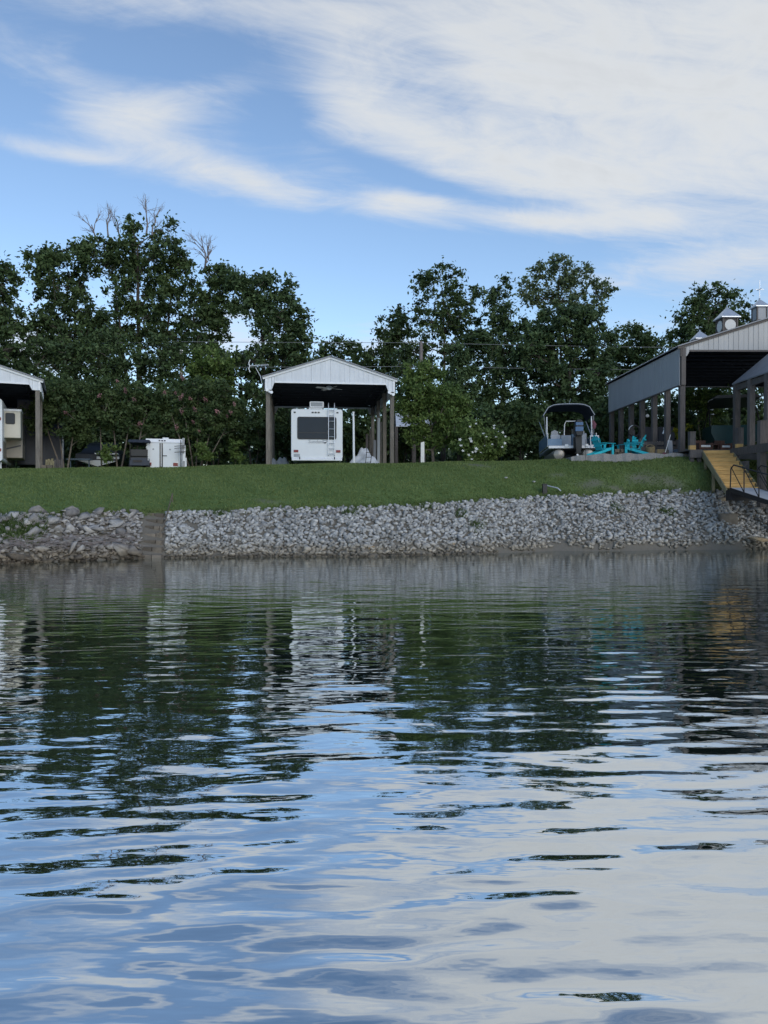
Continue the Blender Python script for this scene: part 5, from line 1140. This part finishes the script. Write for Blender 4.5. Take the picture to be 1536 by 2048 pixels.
def tree(name, label, x, D, lobes, lm, bm_, nclump, nper, size, crad, seed, trunk_r=.22, nlimb=14, topf=.78, stems=None, shell=.55, group=None, dead=None, cat='tree', ybase=None, twig=.014, squash=.8, flowers=None):
    r = np.random.default_rng(seed); X = px(x, D); g = gz(X, D) if ybase is None else pz(ybase, D); base = (X, D, g)
    root = thing(name, label, cat, base, 0, group)
    if cat == 'tree': nclump, nper, crad, size = int(nclump * 1.6), nper * .74, crad * .95, size * .80; lobes = [(a, b_, c * 1.07, d * 1.05) for a, b_, c, d in lobes]
    C = lobes_to_centers(lobes, D, base, nclump, r, shell); C[:, 2] = np.maximum(C[:, 2], .25)
    top = C[:, 2].max()
    if stems is None:
        hi = C[C[:, 2] > np.quantile(C[:, 2], .7)].mean(0); stems = [((0, 0, -.4), (hi[0] * .8, hi[1] * .5, top * topf), trunk_r)]
    bmx = branch_mesh(trunk_r, None, C, r, nlimb, stems, twig)
    bmx.build('trunk', bm_, root, True)
    rad = crad * r.uniform(.6, 1.35, len(C)); v, f, tn = leaves(C, rad, nper, size, r, squash)
    link('crown', npmesh('crown', v, f, lm, tn), root)
    for d_ in dead or []: dead_twigs([d_], base, D, r).build('bare_branch', twig_grey, root)
    if flowers:
        n, fm, fs, name_ = flowers; me = fs
        out = C[r.permutation(len(C))[:n]]
        for c in out:
            near = C[(np.abs(C[:, 0] - c[0]) < .32) & (np.abs(C[:, 2] - c[2]) < .32)]
            o = link(name_, me, root, (c[0] + r.normal(0, crad * .4), near[:, 1].min() - crad * r.uniform(.75, 1.0), c[2] + r.normal(crad * .2, crad * .4)), (r.uniform(.4, 1.3), r.uniform(-.5, .5), r.uniform(-.5, .5)))
            s = r.uniform(.7, 1.25); o.scale = (s, s, s)
    return root
def flower_mesh(name, m, rad, n, seed):
    r = np.random.default_rng(seed); q = MB()
    for k in range(n):
        a = 6.283 * k / n; q.add([(0, 0, 0), (rad * .55 * math.cos(a - .45), rad * .55 * math.sin(a - .45), rad * .2), (rad * math.cos(a), rad * math.sin(a), rad * .35), (rad * .55 * math.cos(a + .45), rad * .55 * math.sin(a + .45), rad * .2)], [(0, 1, 2, 3)])
    me = q.mesh(name, m)
    return me
def cluster_mesh(name, m, seed):
    r = np.random.default_rng(seed); c = r.normal(size=(30, 3)) * np.array([.045, .045, .075]); q = MB()
    for p in c:
        u = r.normal(size=3); u /= np.linalg.norm(u); w = np.cross(u, r.normal(size=3)); w /= np.linalg.norm(w); s = .032
        q.add([p - u * s, p - w * s, p + u * s, p + w * s], [(0, 1, 2, 3)])
    return q.mesh(name, m)

TG = 'tall trees behind the carports'
tree('oak_tree', 'dark oak cut by the roof of the carport with the cream camper', -14, 50, [(4, 565, 34, 44), (-45, 600, 70, 70), (28, 642, 28, 40), (-30, 690, 70, 50), (20, 720, 60, 36)], L_dark, bark, 150, 105, .20, .62, 101, .26, 16, group=TG)
tree('oak_tree', 'broad oak with ragged spreading crown above the crape myrtle by the left carport', 160, 54, [(125, 555, 62, 62), (82, 520, 34, 24), (190, 515, 48, 40), (140, 640, 78, 52), (105, 690, 60, 50), (180, 690, 70, 50)], L_oak, bark, 185, 95, .20, .62, 102, .28, 18, group=TG)
tree('oak_tree', 'tallest oak with several bare dead tops above the white trailer', 285, 55, [(262, 462, 22, 34), (300, 520, 62, 44), (240, 520, 50, 46), (340, 470, 26, 30), (355, 540, 40, 60), (290, 590, 95, 48), (250, 660, 90, 55), (335, 660, 60, 60)], L_oak, bark, 235, 92, .20, .60, 103, .34, 22, stems=[((0, 0, -.4), (-.6, 0, 17.2), .34), ((.25, .2, 0), (2.2, .5, 14.5), .24), ((-.2, .1, 0), (-2.0, -.3, 14.5), .22)], group=TG,
     dead=[(200, 490, 178, 432, .05), (222, 480, 214, 424, .05), (240, 480, 235, 430, .045), (300, 480, 296, 420, .055), (312, 480, 318, 428, .05)])
tree('oak_tree', 'slender paler oak with one forked dead top beside the tallest oak', 395, 53, [(425, 570, 38, 42), (452, 560, 26, 30), (400, 620, 36, 46), (440, 640, 36, 50), (400, 700, 50, 40)], L_oak, bark, 105, 85, .19, .55, 104, .18, 12, stems=[((-.9, 0, -.4), (-.1, 0, 12.5), .18), ((-.7, 0, 2), (1.6, .2, 13.2), .12)], group=TG, dead=[(410, 545, 432, 480, .06), (416, 530, 402, 476, .045)])
tree('maple_tree', 'rounded dark maple directly left of the carport with the white camper', 540, 52, [(530, 582, 60, 36), (560, 640, 58, 58), (510, 620, 30, 40), (592, 690, 36, 44), (535, 720, 70, 46), (460, 750, 60, 46), (610, 740, 30, 40), (480, 570, 30, 30), (468, 612, 16, 30)], L_dark, bark, 190, 110, .20, .62, 105, .28, 18, group=TG)
tree('far_tree', 'low distant tree peeping over the white camper carport roof', 680, 78, [(682, 700, 40, 24), (650, 730, 40, 30), (710, 735, 34, 26)], L_oak, bark, 60, 80, .26, .75, 106, .2, 8, group=TG)
tree('ash_tree', 'open dark tree beside the utility pole with sky showing through', 785, 60, [(790, 655, 34, 40), (775, 700, 38, 46), (800, 630, 16, 18), (760, 750, 44, 40), (820, 720, 40, 50), (740, 720, 30, 30)], L_oak, bark, 105, 80, .20, .58, 107, .2, 12, group=TG)
tree('ash_tree', 'tall airy ash with open crown behind the bright young tree', 885, 58, [(885, 565, 40, 40), (842, 572, 24, 36), (925, 595, 36, 46), (870, 625, 60, 36), (930, 655, 34, 34), (860, 690, 56, 46), (940, 700, 50, 40), (900, 640, 50, 40)], L_oak, bark, 150, 62, .19, .58, 108, .24, 18, group=TG)
tree('ash_tree', 'narrow dark ash with twin pointed tops beside the airy ash', 1000, 56, [(985, 590, 18, 26), (1008, 580, 14, 26), (1000, 630, 36, 40), (990, 680, 48, 46), (1000, 750, 56, 56), (1040, 680, 36, 50), (955, 690, 30, 40)], L_dark, bark, 125, 85, .19, .56, 109, .22, 14, group=TG)
tree('sycamore_tree', 'pale open sycamore with crooked limbs above the dense round tree', 1128, 66, [(1105, 540, 44, 30), (1150, 562, 46, 34), (1206, 582, 28, 20), (1066, 580, 30, 38), (1120, 610, 56, 30), (1190, 620, 30, 18)], L_pale, bark, 130, 55, .20, .60, 110, .24, 18, group=TG)
tree('maple_tree', 'dense round dark tree directly behind the pontoon boat', 1135, 51, [(1130, 660, 64, 56), (1185, 700, 52, 66), (1070, 720, 52, 70), (1140, 760, 90, 60), (1110, 830, 110, 50), (1190, 820, 60, 60)], L_dark, bark, 260, 120, .20, .60, 111, .3, 20, group=TG)
tree('cedar_tree', 'narrow dark cedar rising behind the bright young tree', 918, 48, [(915, 710, 22, 30), (918, 760, 38, 44), (920, 810, 46, 46), (922, 860, 52, 40)], L_dark, bark, 120, 130, .15, .45, 112, .16, 14, topf=.95, group=TG)
tree('far_tree', 'low rounded tree seen between the dense tree and the pavilion roof', 1275, 72, [(1262, 680, 40, 34), (1300, 700, 34, 32), (1240, 720, 40, 40), (1290, 740, 50, 36)], L_oak, bark, 90, 95, .24, .75, 113, .22, 10, group=TG)
tree('maple_tree', 'large rounded maple rising behind the pavilion cupolas', 1425, 62, [(1425, 615, 56, 46), (1380, 665, 46, 46), (1465, 650, 40, 50), (1420, 700, 80, 50), (1360, 730, 50, 40), (1500, 720, 50, 50)], L_oak, bark, 200, 105, .22, .72, 114, .3, 18, group=TG)
# unseen oaks added left of the frame, meant to shade the slope
for i, (x, D, s) in enumerate(((-260, 52, 1), (-480, 50, 2), (-720, 50, 3), (-980, 48, 4))):
    tree('oak_tree', ['oak just outside the left carport, first of the row', 'oak farther along the row beyond the left carport', 'oak third along the row beyond the left carport', 'last oak of the row beyond the left carport'][i], x, D, [(x, 580, 110, 70), (x - 60, 660, 90, 70), (x + 70, 670, 90, 70), (x, 760, 120, 60)], L_oak, bark, 130, 70, .30, .85, 120 + i, .3, 12, group='oaks beyond the left carport')

# understory shrubs at the wood's edge
US = [(20, 49, 100), (105, 48, 110), (190, 47.5, 120), (275, 48, 110), (350, 47, 120), (430, 47, 120), (505, 46.5, 120), (580, 48, 95), (655, 49, 80), (735, 49, 90), (800, 50, 90), (975, 46, 90), (1045, 46, 90), (1220, 47, 100), (1285, 48, 90), (1350, 47, 95), (1420, 48, 110), (1500, 49, 130), (1255, 52, 120), (1320, 53, 120), (1385, 53, 120), (1460, 52, 130), (700, 54, 90), (620, 54, 90), (985, 51, 190), (815, 53, 180), (1040, 52, 170), (560, 51, 150)]
LABS = ['behind the cream camper', 'behind the navy trailer', 'behind the runabout boat', 'behind the golf cart', 'behind the white trailer', 'behind the pink flowered myrtle', 'left of the white camper carport', 'behind the left carport post beside the camper', 'behind the white camper', 'behind the tarpaulin heap', 'behind the lean-to shed', 'behind the white flowered bush', 'left of the pontoon boat', 'right of the pontoon boat', 'behind the pavilion side posts', 'behind the tool cabinet', 'behind the wicker chairs', 'behind the speedboat', 'deeper in the wood beside the pontoon boat flag', 'deeper in the wood behind the pavilion side', 'deeper in the wood behind the potted plant', 'deeper in the wood behind the porch roof', 'deeper in the wood behind the standpipe', 'deeper in the wood behind the camper roof', 'tall and upright above the white flowered bush', 'tall and upright beside the utility pole', 'tall and upright left of the bimini top', 'tall and upright beside the aerial']
for i, ((x, D, h), lb_) in enumerate(zip(US, LABS)):
    yb = 925; tall = h
    tree('shrub', 'dark leafy woodland shrub ' + lb_, x, D, [(x, yb - tall * .95, 40, tall * .42), (x - 22, yb - tall * .5, 44, tall * .42), (x + 24, yb - tall * .45, 44, tall * .42)], L_dark if i % 3 else L_oak, bark, 70, 85, .15, .50, 200 + i, .08, 7, group='woodland shrubs at the edge of the trees', cat='shrub', stems=[((0, 0, -.3), (-.3, 0, tall * D / F * .9), .07), ((.1, 0, -.3), (.5, .2, tall * D / F * .8), .06)], twig=.009)
# mid-height fill behind the left carport row
for i, (x, y, rx_, ry_, lb_) in enumerate(((110, 720, 60, 50, 'above the navy trailer'), (215, 715, 66, 56, 'above the runabout boat'), (318, 725, 60, 50, 'above the white trailer'), (420, 735, 50, 50, 'with yellow green top beside the pale conduit pole'))):
    tree('small_tree', 'small dense dark tree ' + lb_, x, 49.5, [(x, y, rx_, ry_), (x + 14, y + 70, rx_ * 1.05, ry_), (x - 20, y + 110, rx_, ry_ * .8)], L_dark if i < 3 else L_young, bark, 110, 105, .17, .55, 240 + i, .14, 10, group='small trees behind the myrtles')
# wood behind everything, one mass
r = np.random.default_rng(77); n = 3000; xs = r.uniform(-70, 75, n); zs = 3.6 + r.uniform(0, 1, n) * 8.5; ysw = r.uniform(84, 92, n)
C = np.stack([xs, ysw, np.minimum(zs, 11.5 + 1.5 * np.sin(xs * .35) + np.sin(xs * .9))], -1); v, f, tn = leaves(C, np.full(n, 1.2), 30, .42, r)
o = link('far_wood', npmesh('far_wood', v, f, L_dark, tn)); tag(o, 'dark mass of woodland closing the view behind the trees', 'wood', kind='stuff')

r = np.random.default_rng(78); n = 620; xs = r.uniform(-34, 36, n); C = np.stack([xs, r.uniform(53, 60, n), 3.7 + r.uniform(0, 1, n) ** 1.3 * 2.6], -1); v, f, tn = leaves(C, np.full(n, .7), 55, .2, r)
o = link('undergrowth', npmesh('undergrowth', v, f, L_dark, tn)); tag(o, 'tangled low undergrowth filling the ground beneath the trees', 'undergrowth', kind='stuff')
# crape myrtles, young tree, flowering bush
pk = cluster_mesh('flower_cluster', petal_pink, 5)
def mstems(pts, D, base, rad): return [((px(a, D) - px(base, D), 0, -.2), (px(b_, D) - px(base, D), r.normal(0, .3), pz(y, D) - gz(px(base, D), D)), rad) for a, b_, y in pts]
MG = 'crape myrtles along the lawn crest'
tree('crape_myrtle', 'dense crape myrtle leaning over the left carport corner', 130, 38.2, [(112, 790, 46, 26), (160, 785, 46, 26), (90, 825, 36, 24), (145, 830, 60, 34), (75, 850, 22, 16), (150, 868, 40, 18)], L_myrtle, bark_pale, 150, 120, .10, .34, 301, .06, 14, stems=mstems([(130, 105, 800), (133, 150, 790), (128, 85, 830)], 38.2, 130, .055), group=MG, flowers=(3, 0, pk, 'flower_cluster'), twig=.008, cat='crape myrtle')
tree('crape_myrtle', 'wide crape myrtle with pale bare stems in front of the runabout boat', 222, 38.6, [(215, 785, 46, 24), (265, 790, 46, 28), (215, 830, 50, 34), (275, 835, 46, 34), (310, 800, 34, 30), (320, 840, 30, 30)], L_myrtle, bark_pale, 165, 115, .10, .34, 302, .06, 14, stems=mstems([(204, 195, 800), (236, 215, 790), (240, 270, 800), (262, 300, 800)], 38.6, 222, .055), group=MG, flowers=(6, 0, pk, 'flower_cluster'), twig=.008, cat='crape myrtle')
tree('crape_myrtle', 'crape myrtle with pink flower clusters to the right of the white trailer', 395, 38.8, [(395, 780, 48, 26), (440, 790, 40, 30), (375, 820, 34, 34), (430, 835, 56, 34), (475, 835, 24, 30), (400, 865, 50, 20), (350, 850, 24, 30)], L_myrtle, bark_pale, 170, 115, .10, .34, 303, .06, 14, stems=mstems([(388, 370, 800), (392, 400, 780), (396, 440, 790), (400, 470, 820), (384, 350, 830)], 38.8, 395, .045), group=MG, flowers=(16, 0, pk, 'flower_cluster'), twig=.008, cat='crape myrtle')
for x, D, h, lab in ((405, 38.0, 30, 'small leafy sapling at the foot of the pink flowered myrtle'), (470, 38.5, 34, 'small leafy sapling between the myrtle and the carport post'), (216, 37.8, 26, 'low leafy sprouts at the foot of the wide myrtle')):
    tree('sapling', lab, x, D, [(x, 925 - h, 14, h * .5), (x + 4, 925 - h * .4, 16, h * .4)], L_young, bark, 18, 60, .09, .22, 310 + int(x), .02, 4, group='saplings under the myrtles', cat='sapling', twig=.006)
tree('young_tree', 'bright green young tree standing between the carport and the flowering bush', 868, 38.0, [(830, 745, 26, 26), (862, 745, 30, 26), (848, 785, 50, 34), (885, 800, 44, 34), (870, 838, 58, 34), (915, 812, 30, 22), (818, 818, 28, 34), (835, 868, 28, 24), (900, 862, 40, 28), (870, 890, 30, 20)], L_young, bark_pale, 190, 130, .11, .36, 320, .09, 16, cat='tree', twig=.009, topf=.85)
wfm = flower_mesh('flower', petal_white, .08, 5, 3)
tree('flowering_bush', 'rounded green bush dotted with white flowers on the lawn crest', 955, 36.2, [(958, 885, 42, 32), (945, 853, 24, 14), (995, 890, 22, 26), (925, 890, 20, 26), (960, 908, 46, 14)], L_bush, bark, 120, 125, .085, .26, 321, .03, 12, cat='bush', twig=.007, stems=[((0, 0, -.2), (-.3, 0, 1.4), .03), ((.05, 0, -.2), (.5, .1, 1.2), .03), ((-.05, 0, -.2), (-.7, -.1, 1.1), .03)], flowers=(26, 0, wfm, 'flower'))
tree('understory_tree', 'slender green tree seen through the pavilion opening', 1412, 45.0, [(1405, 800, 34, 26), (1430, 790, 30, 22), (1385, 790, 26, 30), (1420, 830, 26, 22)], L_young, bark_pale, 70, 90, .12, .40, 322, .06, 8, stems=[((-.1, 0, -.2), (-.6, 0, 4.2), .05), ((.3, 0, -.2), (.4, 0, 4.0), .06)], twig=.008)
tree('potted_plant', 'yellow leaved plant behind the pavilion corner post', 1352, 35.6, [(1351, 861, 7, 6), (1374, 855, 8, 6), (1360, 870, 8, 10)], L_yellow, bark, 14, 40, .07, .12, 323, .015, 4, cat='plant', twig=.005)
